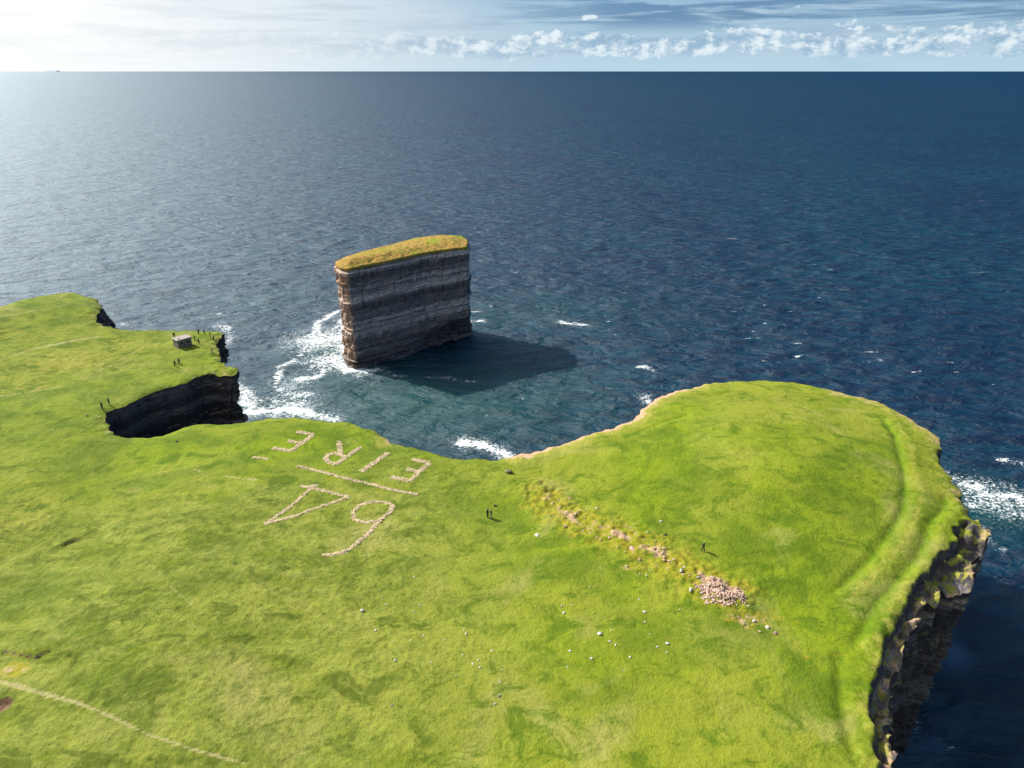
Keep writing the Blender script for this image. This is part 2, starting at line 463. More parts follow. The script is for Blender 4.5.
# ------------------------------------------------------------------ terrain grid
xs = np.concatenate([np.arange(-300, -130, 1.2), np.arange(-130, -100, .6), np.arange(-100, 88, .32)])
ys = np.concatenate([np.arange(-96, 34, 1.3), np.arange(34, 110, .28), np.arange(110, 170, .36), np.arange(170, 240, .55)])
NX, NY = len(xs), len(ys)
X, Y = np.meshgrid(xs, ys)
dist = np.full(X.shape, 40.0); near_i = np.zeros(X.shape, np.int32); inside = np.zeros(X.shape, bool)
Oa, Ob = O, np.roll(O, -1, 0)
for r in range(NY):
    y = ys[r]
    c = ((Oa[:, 1] <= y) != (Ob[:, 1] <= y))
    if c.any():
        a, b = Oa[c], Ob[c]
        xc = np.sort(a[:, 0] + (y - a[:, 1]) / (b[:, 1] - a[:, 1]) * (b[:, 0] - a[:, 0]))
        inside[r] = (np.searchsorted(xc, xs) % 2) == 1
    k = np.where(np.abs(O[:, 1] - y) < 13)[0]
    if len(k):
        d2 = (xs[:, None] - O[k, 0][None]) ** 2 + (O[k, 1] - y)[None] ** 2
        j = d2.argmin(1); d = np.sqrt(d2[np.arange(NX), j])
        m = d < dist[r]
        dist[r] = np.where(m, d, dist[r]); near_i[r] = np.where(m, k[j], near_i[r])

cell_any = inside[:-1, :-1] | inside[1:, :-1] | inside[:-1, 1:] | inside[1:, 1:]
used = np.zeros(X.shape, bool)
used[:-1, :-1] |= cell_any; used[1:, :-1] |= cell_any; used[:-1, 1:] |= cell_any; used[1:, 1:] |= cell_any
border = used & ~inside & (dist < 39)
P = np.stack([X, Y], -1)
bi = near_i[border]
q = P[border]
best = None
for (i0, i1) in ((bi - 1, bi), (bi, (bi + 1) % n_o)):
    a, b = O[i0], O[i1]; ab = b - a
    t = np.clip(((q - a) * ab).sum(1) / ((ab * ab).sum(1) + 1e-9), 0, 1)
    pr = a + ab * t[:, None]; dd = np.linalg.norm(q - pr, axis=1)
    if best is None:
        best, bd = pr, dd
    else:
        m = dd < bd; best = np.where(m[:, None], pr, best)
P[border] = best
X, Y = P[..., 0], P[..., 1]
dist[border] = 0
Aj = A[near_i]                     # coast attributes of the nearest outline point


def ground(X, Y, dist, Aj):
    """full surface height and the cover masks"""
    z = hz(X, Y)
    mk = {}
    z = z + .55 * fbm(X / 22, Y / 22, 3, 21) + .16 * fbm(X / 4.5, Y / 4.5, 3, 31)
    rank = sstep(8, -22, X + 10 * fbm(X / 25, Y / 25, 3, 77)) * sstep(205, 175, Y)
    rank = np.maximum(rank * sstep(126, 104, Y - .25 * X + 12 * fbm(X / 14, Y / 14, 3, 78)), .45 * sstep(-60, -85, X))
    tus = np.abs(fbm(X / 1.1, Y / 1.1, 4, 41, .65))
    z = z + (.12 + .22 * rank) * (tus - .15) + .10 * rank * fbm(X / .7, Y / .7, 2, 43)
    # rim: rounded lip, dropped ledges
    edge = np.exp(-dist / 1.2)
    z = z - .5 * edge * (1 + .6 * fbm(X / 2, Y / 2, 2, 51))
    rough = sstep(.45, .9, Aj[..., 0]) * sstep(4.5, .8, dist)
    z = z + rough * .9 * fbm(X / 2.2, Y / 2.2, 3, 61)
    wob = 1.6 * fbm(X / 9, Y / 9, 2, 91)
    d, sd, tt = dist_line(X, Y, ditch_a); d = np.abs(d + .4 * wob); endf = sstep(0, .08, tt) * sstep(1.0, .93, tt)
    lush = .7 * np.exp(-(d / .5) ** 2) * endf
    z = z - .34 * np.exp(-(d / .75) ** 2) * endf
    out = np.where(sd > 0, d, 99); straw = .55 * np.exp(-((out - 1.9 + .3 * wob) / .75) ** 2) * endf
    z = z + .16 * np.exp(-((out - 2.2) / 1.1) ** 2) * endf
    d, sd, tt = dist_line(X, Y, ditch_b); d = np.abs(d + .3 * wob); endf = sstep(0, .08, tt) * sstep(1.0, .93, tt)
    lush = np.maximum(lush, .6 * np.exp(-(d / .45) ** 2) * endf)
    z = z - .32 * np.exp(-(d / .8) ** 2) * endf
    out = np.where(sd > 0, d, 99); straw = np.maximum(straw, .4 * np.exp(-((out - 1.7) / .9) ** 2) * endf)
    z = z + .22 * np.exp(-((out - 1.6) / 1.0) ** 2) * endf
    d, sd, tt = dist_line(X, Y, ditch_c); lush = np.maximum(lush, .5 * np.exp(-((d + .4 * wob) / .5) ** 2)); z = z - .3 * np.exp(-((d + .4 * wob) / .6) ** 2)
    d, sd, tt = dist_line(X, Y, step_d); z = z - .35 * np.exp(-(d / .8) ** 2)
    # earth bank with rubble
    d, sd, tt = dist_line(X, Y, bank); d = np.abs(d + .5 * wob)
    body = np.exp(-(d / 4.6) ** 2) * sstep(0, .12, tt) * sstep(1.0, .9, tt)
    z = z + body * (.45 + .6 * fbm(X / 2.0, Y / 2.0, 3, 71) + .45 * fbm(X / .8, Y / .8, 2, 72))
    moss = body * sstep(.0, .2, tt) * (0.75 + .5 * fbm(X / 3, Y / 3, 2, 73))
    bare = .8 * np.exp(-((d + .8 * fbm(X / 1.6, Y / 1.6, 2, 75)) / 1.3) ** 2) * sstep(.12, .3, tt) * sstep(.97, .88, tt) * sstep(-.25, .25, fbm(X / 3.5, Y / 3.5, 2, 74))
    straw = np.maximum(straw, .75 * body * sstep(-.1, .25, fbm(X / 2.4, Y / 2.4, 2, 76)))
    for (pp, wx, wy, k) in (((722, 592), 2.6, 1.5, .9), ((575, 514), 2.4, 1.3, .62), ((600, 530), 3.0, 1.2, .55), ((660, 556), 2.8, 1.0, .8), ((745, 622), 3.2, 1.2, .6), ((630, 572), 2.0, .9, .4)):
        c0 = at(*pp); bare = np.maximum(bare, k * np.exp(-(((X - c0[0]) / wx) ** 2 + ((Y - c0[1]) / wy) ** 2)) * (.7 + 1.0 * fbm(X / 1.0, Y / .9, 3, 79)))
    for (pp, wx, wy, k) in moss_spots:
        c0 = at(*pp); moss = np.maximum(moss, k * np.exp(-(((X - c0[0]) / wx) ** 2 + ((Y - c0[1]) / wy) ** 2)) * (.75 + 1.1 * fbm(X / 1.4, Y / 1.2, 3, 70)))
    # tracks worn by feet
    trail = np.zeros_like(z)
    for Pn, w, k in zip(trails, trail_w, trail_k):
        d, sd, tt = dist_line(X, Y, Pn); d = np.abs(d + .25 * wob)
        f = np.exp(-(d / w) ** 2); trail = np.maximum(trail, k * f); z = z - .12 * k * f
        straw = np.maximum(straw, .28 * k * np.exp(-(d / (w * 3.5)) ** 2))
    for (pp, wx, wy, k) in (((70, 362), 13, 7, .75), ((25, 385), 10, 5, .55), ((20, 335), 14, 5, .5), ((130, 345), 12, 4, .5), ((160, 470), 10, 6, .35), ((30, 520), 7, 6, .5)):
        c0 = at(*pp); e = k * np.exp(-(((X - c0[0]) / wx) ** 2 + ((Y - c0[1]) / wy) ** 2)) * (.8 + .8 * fbm(X / 3, Y / 2, 3, 87))
        straw = np.maximum(straw, e); moss = np.maximum(moss, .8 * e * sstep(-.1, .2, fbm(X / 4, Y / 3, 2, 89))); z = z + .5 * e * fbm(X / 1.8, Y / 1.5, 2, 86)
    # turf scarps and peat hollow
    peat = np.zeros_like(z)
    for Pn in scarps:
        d, sd, tt = dist_line(X, Y, Pn)
        dd = np.where(sd > 0, -d, d)           # positive on the side towards the camera
        endf = sstep(0, .15, tt) * sstep(1, .85, tt)
        z = z - .34 * endf * sstep(-.1, .2, dd) * np.exp(-(np.maximum(dd, 0) / 1.6) ** 2) + .2 * endf * np.exp(-((dd + .8) / .8) ** 2)
        peat = np.maximum(peat, endf * np.exp(-((dd - .1 + .2 * wob) / .12) ** 2))
    d = np.hypot((X - peat_a[0]) / 1.35, Y - peat_a[1]); hol = np.exp(-(d / 1.5) ** 4)
    straw = np.maximum(straw, .9 * hol); bare = np.maximum(bare, .55 * hol * sstep(-.1, .3, fbm(X / 1.2, Y / 1.2, 2, 81))); moss = np.maximum(moss, hol * sstep(.2, -.2, fbm(X / 1.2, Y / 1.2, 2, 81)))
    d = np.hypot((X - peat_b[0]) / .9, (Y - peat_b[1])); peat = np.maximum(peat, np.exp(-(d / 1.1) ** 4)); z = z - .4 * np.exp(-(d / 1.2) ** 2)
    # cracks that part the slipped ledges from the grass
    for Pn, dep, k0 in ((trench[0], 1.8, 0), (trench[1], 2.5, 1)):
        d, sd, tt = dist_line(X, Y, Pn)
        d = np.where(sd > 0, d, -d) + .9 * fbm(X / 2.6, Y / 2.6, 3, 95)
        d = np.where((dist < 11) & (tt > .001) & (tt < .999), d, -5)
        blk = np.floor(3.0 * (perlin(X / 2.7, Y / 2.7, 96) + .2 * perlin(X / .8, Y / .8, 97)) + .7) * .55
        ledge = sstep(-.1, .35, d)
        var = sstep(-.3, .35, perlin(tt * 22, tt * 0 + .7, 93)) if k0 else 1.0
        z = z - ledge * (dep * (.35 + .65 * var) - blk * sstep(.8, 2.2, d)) * sstep(0, .05, tt)
        crack = np.exp(-(np.abs(d - .6 - .8 * perlin(X / 4, Y / 4, 98)) / .45) ** 2)
        z = z - 1.5 * crack * ledge * sstep(-.2, .3, perlin(X / 3, Y / 3, 92))
        straw = np.maximum(straw, .6 * ledge); bare = np.maximum(bare, .75 * ledge * sstep(2.2, .3, dist) * sstep(-.2, .3, fbm(X / 1.3, Y / 1.3, 2, 94)))
        ledge_rock = ledge * sstep(-.12, .12, fbm(X / 1.5, Y / 1.5, 3, 90)) if k0 == 0 else np.maximum(ledge_rock, ledge * sstep(-.05, .15, fbm(X / 1.5, Y / 1.5, 3, 90)))
    # bare earth along the lip
    lip = sstep(2.4, .1, dist + 1.8 * fbm(X / 3.5, Y / 3.5, 3, 99)) * Aj[..., 1]
    bare = np.maximum(bare, lip)
    for (pp, wx, wy, k) in (((527, 454), 2.0, 1.7, 1.2), ((520, 456), 2.2, 1.2, .8), ((640, 409), 1.5, 2, .7), ((846, 394), 5.5, 1.6, .62), ((868, 402), 4, 2.2, .5)):
        c0 = at(*pp); bare = np.maximum(bare, k * np.exp(-(((X - c0[0]) / wx) ** 2 + ((Y - c0[1]) / wy) ** 2) ** 2) * (.75 + .6 * fbm(X / 1.1, Y / 1.1, 3, 88)))
    straw = np.maximum(straw, .8 * sstep(5.5, 1.0, dist + 1.5 * fbm(X / 4, Y / 4, 2, 98)) * sstep(.2, .6, Aj[..., 1]))
    mk.update(rock=np.clip(ledge_rock, 0, 1), rank=rank, lush=np.clip(lush, 0, 1), straw=np.clip(straw, 0, 1), moss=np.clip(moss, 0, 1), trail=trail, bare=np.clip(bare, 0, 1), peat=np.clip(peat, 0, 1))
    return z, mk


Z, masks = ground(X, Y, dist, Aj)


def surf(x, y):
    """height of the finished turf at a point (bilinear in the built grid)"""
    i = int(np.clip(np.searchsorted(xs, x) - 1, 0, NX - 2)); j = int(np.clip(np.searchsorted(ys, y) - 1, 0, NY - 2))
    u = (x - xs[i]) / (xs[i + 1] - xs[i]); v = (y - ys[j]) / (ys[j + 1] - ys[j])
    return float((Z[j, i] * (1 - u) + Z[j, i + 1] * u) * (1 - v) + (Z[j + 1, i] * (1 - u) + Z[j + 1, i + 1] * u) * v)


def onland(px, py):
    d = ray(px, py); p = at(px, py)
    t = (p[0] - CAM[0]) / d[0] if abs(d[0]) > .02 else (p[1] - CAM[1]) / d[1]
    for _ in range(25):
        p = CAM + d * t
        t += (p[2] - surf(p[0], p[1])) / -d[2] * .7
    p = CAM + d * t
    return np.array([p[0], p[1], surf(p[0], p[1])])


idx = np.full(X.shape, -1, np.int64); idx[used] = np.arange(used.sum())
J, I = np.where(cell_any)
faces = np.stack([idx[J, I], idx[J, I + 1], idx[J + 1, I + 1], idx[J + 1, I]], 1)
me = mesh_from('terrain', np.stack([X[used], Y[used], Z[used]], 1), faces)
for k, v in masks.items():
    fattr(me, k, v[used])
terrain = tag(link('terrain', me, M_turf), kind='structure')

# ------------------------------------------------------------------ cliffs
def cliff(P0, Nn, ztop, zbot, dz, batter, rough, seed, closed=True, dip=(0.0, 0.0), under=None):
    n = len(P0)
    rows = int((ztop.max() - zbot) / dz) + 1
    per = np.cumsum(np.linalg.norm(np.diff(P0, axis=0, append=P0[:1]), axis=1))
    r = np.random.default_rng(seed)
    # beds
    edges = [zbot - 12]
    while edges[-1] < ztop.max() + 12:
        edges.append(edges[-1] + r.choice([.45, .8, 1.2, 1.8, 2.8]) * (0.8 + .4 * r.random()))
    edges = np.array(edges)
    bed_off = r.normal(0, .45, len(edges) + 1)
    cols = []
    V = np.zeros((rows, n, 3))
    for k in range(rows):
        f = k / (rows - 1)
        z = ztop * (1 - f) + zbot * f
        zz = z + dip[0] * P0[:, 0] + dip[1] * P0[:, 1] + .8 * perlin(per / 30, per * 0 + .5, seed)
        b = np.clip(np.searchsorted(edges, zz), 0, len(edges))
        frac = (zz - edges[np.clip(b - 1, 0, len(edges) - 1)])
        # blocks along each bed: stepped noise
        w = 2.2 + 3.0 * ((b * 7919) % 13) / 13.0
        u = per / w + b * 3.7
        ui = np.floor(u + .35 * perlin(per / 1.5, zz / 2, seed + 3))
        hsh = np.modf(np.sin(ui * 12.9898 + b * 78.233) * 43758.5453)[0]
        blk = np.abs(hsh) * .9
        off = batter * np.minimum(ztop - z, np.where(batter > 0, 11, 99)) + rough * (bed_off[b] + blk - .45) + rough * .9 * fbm(per / 9, z / 14, 4, seed + 9) + rough * .45 * fbm(per / 1.4, z / .9, 4, seed + 19)
        off = off - rough * .75 * np.exp(-(perlin(per / 4.2, z / 22, seed + 29) / .07) ** 2) * (b % 3 > 0)
        fade = np.clip((ztop - z) / 1.2, 0, 1)
        off = off * fade + .06
        if under is not None:
            off = off + under(per / per[-1], z)
        V[k, :, 0] = P0[:, 0] + Nn[:, 0] * off; V[k, :, 1] = P0[:, 1] + Nn[:, 1] * off; V[k, :, 2] = z
    ii = np.arange(n); jj = np.roll(ii, -1)
    Fs = []
    for k in range(rows - 1):
        a = k * n
        Fs.append(np.stack([a + ii, a + jj, a + n + jj, a + n + ii], 1))
    return V.reshape(-1, 3), np.concatenate(Fs)


zt, _ = ground(O[:, 0], O[:, 1], np.zeros(n_o), A)
rough_c = .35 + .5 * sstep(.2, .7, A[:, 0])
shoulder = np.exp(-((np.hypot(O[:, 0] - at(100, 312)[0], O[:, 1] - at(100, 312)[1])) / 9.0) ** 2)
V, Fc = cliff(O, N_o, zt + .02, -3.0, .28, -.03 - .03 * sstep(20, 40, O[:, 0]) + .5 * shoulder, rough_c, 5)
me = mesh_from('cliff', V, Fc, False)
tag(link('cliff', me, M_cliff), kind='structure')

# ------------------------------------------------------------------ sea stack
def zstack(px, py, z):
    return at_z(px, py, z)[:2]


front = [(336.5, 264, 37.5), (341, 266.8, 37.5), (347.5, 268.2, 37.5), (354, 266.6, 37.7), (392, 259, 38.3), (426, 251.5, 38.8), (452, 248, 39), (466, 246.5, 39)]
back = [(467.5, 240, 39.3), (461, 235.5, 39.5), (441, 234.5, 39.8), (416, 237.5, 39.8), (396, 243, 39.5), (363, 251, 39), (346, 256.5, 38.4), (337, 261, 37.8)]
sk = np.array([zstack(*p) for p in front + back]); zk = np.array([p[2] for p in front + back])
sseg = np.linalg.norm(np.roll(sk, -1, 0) - sk, axis=1); sS = np.concatenate([[0], np.cumsum(sseg)])
n_s = int(sS[-1] / .35)
ss = np.arange(n_s) * sS[-1] / n_s
skc = np.concatenate([sk, sk[:1]]); zkc = np.concatenate([zk, zk[:1]])
SP = np.stack([np.interp(ss, sS, skc[:, 0]), np.interp(ss, sS, skc[:, 1])], 1); SZ = np.interp(ss, sS, zkc)
for _ in range(2):
    SP = (np.roll(SP, 1, 0) + 2 * SP + np.roll(SP, -1, 0)) / 4
ar = 0.5 * np.sum(SP[:, 0] * np.roll(SP[:, 1], -1) - np.roll(SP[:, 0], -1) * SP[:, 1])
if ar > 0:
    SP = SP[::-1].copy(); SZ = SZ[::-1].copy()
SN = ring_normals(SP, 12)
SP = SP + SN * (.45 * fbm(ss / 5, ss * 0 + 2, 4, 201))[:, None]
cen = SP.mean(0)
# wave-cut notch low on the face that looks to the land, deepest at its eastern end
facing = np.clip(SN @ np.array([.45, -.89]), 0, 1)
for _ in range(60):
    facing = (np.roll(facing, 1) + facing + np.roll(facing, -1)) / 3
east = sstep(-45, -24, SP[:, 0])
def notch(u, z):
    return -facing * east * 8.0 * sstep(9.5, 3.0, z - 2.0 * east) * sstep(-2.5, 1.0, z + 1.5)
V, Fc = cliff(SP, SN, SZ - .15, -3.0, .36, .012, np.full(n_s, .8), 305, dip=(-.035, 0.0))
nf = np.array([.55, -.835]); fp = zstack(400, 257.5, 38.4)
dd = -((V[:, :2] - fp) @ nf) + 1.0
ee = sstep(-47, -20, V[:, 0]) + .25 * fbm(V[:, 0] / 6, V[:, 2] / 4, 3, 311)
need = 9.0 * ee * sstep(11.0, 3.5, V[:, 2] - 1.5 * ee) * (.85 + .4 * fbm(V[:, 0] / 3, V[:, 2] / 1.5, 3, 312))
push = np.clip(need - np.maximum(dd, 0), 0, None) * (dd > -3)
V[:, :2] -= nf * push[:, None]
root = bpy.data.objects.new('sea_stack', None); COL.objects.link(root); root.location = (cen[0], cen[1], 0)
tag(root, 'tall layered grey rock sea stack with a grassy top standing alone in the sea', 'sea stack')
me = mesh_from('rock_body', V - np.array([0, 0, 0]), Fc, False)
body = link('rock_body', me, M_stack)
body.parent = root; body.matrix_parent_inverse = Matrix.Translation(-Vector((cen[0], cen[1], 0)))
# grass cap: rings shrinking to the middle, ragged lip hanging over the edge
rings = 34
Vc = []
spine_a = zstack(350, 262, 38.4); spine_b = zstack(446, 242, 39.6)
ax = spine_b - spine_a
tp = np.clip(((SP - spine_a) @ ax) / (ax @ ax), 0, 1)
core = spine_a + ax * tp[:, None]
for k in range(rings):
    f = k / (rings - 1)
    if k == 0:
        q = SP + SN * .25; z = SZ - .8 - 1.5 * np.abs(fbm(ss / 2.0, ss * 0, 3, 222))
    elif k == 1:
        q = SP + SN * (.55 + .3 * fbm(ss / 2, ss * 0 + 9, 2, 223))[:, None]; z = SZ - .25
    else:
        g = (k - 1) / (rings - 2)
        q = SP * (1 - g) + core * g
        z = SZ * (1 - g) + (38.4 + 1.2 * tp) * g + .9 * sstep(0, .9, g) + .45 * fbm(q[:, 0] / 3, q[:, 1] / 3, 3, 224) * sstep(0, .2, g) + .25 * fbm(q[:, 0] / 1.1, q[:, 1] / 1.1, 2, 225)
    Vc.append(np.column_stack([q, z]))
ii = np.arange(n_s); jj = np.roll(ii, -1)
Fs = np.concatenate([np.stack([k * n_s + ii, (k + 1) * n_s + ii, (k + 1) * n_s + jj, k * n_s + jj], 1) for k in range(rings - 1)])
me = mesh_from('grass_cap', np.concatenate(Vc), Fs[:, ::-1])
m = bpy.data.materials.new('sun_bleached_turf'); t = NT(m); co = objco(t)
c = t.mix(t.rng(t.noise(co, .5, 5, .65), .38, .62), (.36, .215, .055), (.21, .165, .035))
c = t.mix(t.rng(t.noise(t.mapping(co, (1, 1, 1), loc=(4, 9, 0)), .10, 4, .6), .48, .60, 0, .85), c, (.20, .23, .02))
c = t.mix(t.rng(t.noise(co, 2.2, 4, .7), .5, .7, 0, .6), c, (.15, .10, .04))
p = t.n('ShaderNodeBsdfPrincipled'); t.set(p.inputs['Base Color'], c); p.inputs['Roughness'].default_value = .95; p.inputs['Specular IOR Level'].default_value = .1
t.set(p.inputs['Normal'], t.bump(t.noise(co, 1.6, 5, .7), .8, .5)); t.out(p.outputs[0])
cap = link('grass_cap', me, m)
cap.parent = root; cap.matrix_parent_inverse = Matrix.Translation(-Vector((cen[0], cen[1], 0)))

# ------------------------------------------------------------------ sea
def grow(start, step, limit, f=1.07):
    out = []; x = start; s = step
    while x < limit:
        s *= f; x += s; out.append(x)
    return out
gx_ = np.concatenate([-np.array(grow(230, 1.6, 150000))[::-1], np.arange(-230, 231, 1.6), np.array(grow(230.6, 1.6, 150000))])
gy_ = np.concatenate([-np.array(grow(-30, 4, 9000, 1.15))[::-1] , np.arange(-20, 520, 1.6), np.array(grow(520, 1.6, 90000))])
gy_ = np.unique(gy_)
gy_ = np.concatenate([[-9000, -2000, -600, -250, -120, -60, -35], gy_[gy_ > -25]])
SX, SY = np.meshgrid(gx_, gy_)
fade = sstep(900, 250, np.hypot(SX, SY))
ca, sa = math.cos(.35), math.sin(.35)
U = SX * ca + SY * sa; Vv = -SX * sa + SY * ca
swell = .55 * fbm(U / 26, Vv / 10, 3, 401) + .28 * fbm(U / 9, Vv / 4, 2, 402)
SZw = swell * fade * 1.25


def seal(pl):
    return np.array([at_z(x, y, 0)[:2] for x, y in pl])


foam = np.zeros_like(SX); shal_refl = np.zeros_like(SX); pale = np.zeros_like(SX)
wobx = SX + 5 * fbm(SX / 9, SY / 9, 4, 411); woby = SY + 5 * fbm(SX / 9, SY / 9, 4, 412)
foam_lines = [
    ([(338, 311), (325, 318), (318, 326), (313, 333)], 2.0, .85), ([(339, 325), (330, 330), (320, 340), (306, 350)], 2.6, .6), ([(306, 350), (297, 357), (288, 363), (281, 372), (277, 384), (281, 393), (296, 396), (308, 396)], 1.3, .75),
    ([(345, 318), (343, 340), (344, 352)], 2.8, .8), ([(340, 352), (325, 355), (312, 360), (300, 362)], 2.0, .62), ([(343, 362), (347, 368), (363, 373), (376, 371)], 2.0, 1.0), ([(340, 365), (325, 372), (312, 378), (295, 379)], 1.7, .75),
    ([(376, 371), (406, 376), (441, 377), (481, 382)], 1.0, .55), ([(470, 321), (482, 322)], .9, .9), ([(240, 385), (244, 400), (250, 409)], 1.6, .9),
    ([(248, 412), (267, 411), (290, 409), (310, 413), (335, 418)], 2.3, .95), ([(262, 402), (282, 400), (300, 404)], 1.5, .55),
    ([(462, 441), (478, 444), (490, 448), (505, 456)], 1.8, .95), ([(562, 321), (585, 324)], 1.3, 1.0), ([(640, 368), (650, 369)], .9, .8), ([(645, 396), (653, 402)], 1.4, .75),
    ([(952, 478), (966, 483), (985, 490), (1005, 494), (1030, 505)], 2.6, .8), ([(968, 503), (985, 508)], .8, .9), ([(975, 498), (1000, 505), (1030, 520)], 2.2, .55), ([(1006, 461), (1030, 465)], .9, .9), ([(978, 530), (1000, 545)], 1.5, .45),
    ([(218, 325), (228, 328), (230, 345)], 1.8, .6), ([(120, 322), (135, 325)], 1.8, .5), ([(905, 715), (893, 745)], 1.2, .4)]
for pl, w, k in foam_lines:
    d, _, _ = dist_line(wobx, woby, seal(pl)); foam = np.maximum(foam, .82 * k * np.exp(-(d / (w * .9)) ** 2)); foam = np.maximum(foam, .5 * k * np.exp(-(d / (w * 2.4)) ** 2)); foam = np.maximum(foam, .26 * k * np.exp(-(d / (w * 5)) ** 2))
for (x, y, w, k) in ((322, 340, 19, .56), (332, 362, 13, .55), (292, 385, 12, .36), (985, 495, 13, .45), (285, 408, 14, .48), (250, 400, 6, .5), (1000, 500, 14, .42)):
    c0 = at_z(x, y, 0); d = np.hypot(wobx - c0[0], woby - c0[1]); foam = np.maximum(foam, k * np.exp(-(d / w) ** 2))
for (x, y, wx, wy, k) in ((320, 350, 22, 20, .65), (480, 320, 20, 18, .35), (270, 405, 22, 12, .6), (410, 405, 60, 36, .8), (350, 385, 30, 22, .6), (560, 310, 60, 40, .25), (985, 505, 14, 14, .7), (480, 430, 34, 18, .5), (270, 300, 40, 40, .25)):  # turquoise shallows, plus the stack's dark teal reflection painted below it
    c0 = at_z(x, y, 0); d = np.hypot((wobx - c0[0]) / wx, (woby - c0[1]) / wy); shal_refl = np.maximum(shal_refl, k * np.exp(-d ** 2))
for (x, y, wx, wy, k) in ((950, 655, 4.5, 4.2, .85), (915, 750, 5, 4, .6), (900, 740, 3, 5, .5), (950, 715, 4, 3, .25)):
    c0 = at_z(x, y, 0); d = np.hypot((wobx - c0[0]) / wx, (woby - c0[1]) / wy); pale = np.maximum(pale, k * np.exp(-d ** 4))
rr = np.hypot(SX - 10, SY - 240)
caps = .2 + .8 * sstep(260, 60, rr); caps = caps * sstep(1500, 500, np.hypot(SX, SY))
ny_, nx_ = SX.shape
ids = np.arange(nx_ * ny_).reshape(ny_, nx_)
Fc = np.stack([ids[:-1, :-1].ravel(), ids[:-1, 1:].ravel(), ids[1:, 1:].ravel(), ids[1:, :-1].ravel()], 1)
me = mesh_from('sea', np.stack([SX.ravel(), SY.ravel(), SZw.ravel()], 1), Fc)
for k, v in (('foam', foam), ('shallow_refl', shal_refl), ('pale', pale), ('caps', caps)):
    fattr(me, k, v.ravel())
tag(link('sea', me, M_sea), kind='structure')

# far islands on the horizon
def island(px, wpx, hpx, dkm, seed):
    d = dkm * 1000.0
    x = (px - 512) / F * d * cp; w = wpx / F * d * cp; h = hpx / F * d * cp * cp * 1.19 + 100.0 * (1 - d / 90000.0)
    n, m_ = 40, 14
    V = []
    prof = np.clip(1 - np.abs(np.linspace(-1, 1, n)) ** 2.5, 0, 1) * (.55 + .9 * np.abs(fbm(np.linspace(0, 5, n), np.zeros(n), 3, seed)))
    for j in range(m_):
        v = j / (m_ - 1) * 2 - 1
        for i in range(n):
            V.append((x + (i / (n - 1) - .5) * w, d + v * w * .3, -40 + (h + 40) * prof[i] * (1 - v * v)))
    ids = np.arange(n * m_).reshape(m_, n)
    Fc = np.stack([ids[:-1, :-1].ravel(), ids[:-1, 1:].ravel(), ids[1:, 1:].ravel(), ids[1:, :-1].ravel()], 1)
    return mesh_from('island', V, Fc)
M_isl = simple('island_haze_tone', (.46, .50, .54), .95, .1, .001)  # haze painted in: pale blue-grey colour fades the island
isl = link('island', island(50, 19, 3.0, 72, 3), M_isl)
tag(isl, 'small hazy grey island low on the horizon at the left', 'island')

# ------------------------------------------------------------------ stones
M_white = simple('pale_limestone', (.44, .42, .36), .9, .15, 3, .05)
M_pink = simple('pinkish_sandstone', (.40, .27, .215), .9, .25, 1.2, .05)
M_dark = simple('dark_mossy_stone', (.07, .065, .045), .95, .3, 2, .05)
M_sign = simple('sign_stone', (.38, .30, .18), .9, .35, 1.6, .04)


def stone_mesh(seed, flat=.6):
    r = random.Random(seed)
    bm = bmesh.new(); bmesh.ops.create_icosphere(bm, subdivisions=2, radius=.5)
    ax_ = [Vector((r.uniform(-1, 1), r.uniform(-1, 1), r.uniform(-1, 1))).normalized() for _ in range(7)]
    cut = [r.uniform(.28, .44) for _ in ax_]
    for v in bm.verts:
        for a_, c_ in zip(ax_, cut):
            d = v.co.dot(a_)
            if d > c_: v.co -= a_ * (d - c_)
        v.co *= r.uniform(.94, 1.06)
        v.co.z *= flat; v.co.x *= 1.15
    me = bpy.data.meshes.new('stone'); bm.to_mesh(me); bm.free()
    return me


stone_meshes = {}
for mn, mm in (('white', M_white), ('pink', M_pink), ('dark', M_dark)):
    stone_meshes[mn] = []
    for k in range(5):
        sm = stone_mesh(100 + k, .5 + .08 * k); sm.materials.append(mm); stone_meshes[mn].append(sm)
sr = random.Random(3)


def stone(px, py, size, kind, label, group=None, p=None, name='stone'):
    p = onland(px, py) if p is None else p
    o = bpy.data.objects.new(name, sr.choice(stone_meshes[kind])); COL.objects.link(o)
    o.location = (p[0], p[1], p[2] + size * .05)
    o.rotation_euler = (sr.uniform(-.2, .2), sr.uniform(-.2, .2), sr.uniform(0, 6.28))
    s = size * .66
    o.scale = (s * sr.uniform(.85, 1.25), s * sr.uniform(.75, 1.05), s * sr.uniform(.8, 1.15))
    return tag(o, label, 'stone', group)


stone(537, 535.5, 1.15, 'white', 'bright white boulder alone on the smooth grass left of the earth bank')
stone(600, 634, .9, 'white', 'largest of the white stones on the grass below the earth bank')
stone(644.5, 612, .75, 'white', 'white stone halfway between the rubble heap and the largest white stone')
stone(667.5, 643.5, .85, 'white', 'pale stone on the grass straight below the left end of the rubble heap')
stone(362, 610.5, .75, 'white', 'lone flat white stone on the grass below the stone numeral 6')
stone(690.5, 590, .85, 'white', 'white stone just left of the pink rubble heap')
stone(661, 521.5, .7, 'white', 'white stone alone on the smooth grass just right of the bank')
stone(632.5, 549, 1.2, 'pink', 'biggest pinkish boulder on the earth bank above its dark hollow')
stone(665, 535, .8, 'dark', 'dark stone on the grass below the lone white stone right of the bank')
stone(177, 442, .9, 'dark', 'dark stone in the grass just below the cliff inlet')
stone(87, 416, .8, 'dark', 'dark stone in the grass left of the cliff inlet')
stone(495, 506, .9, 'dark', 'dark brown clod of earth on the grass behind the standing pair')
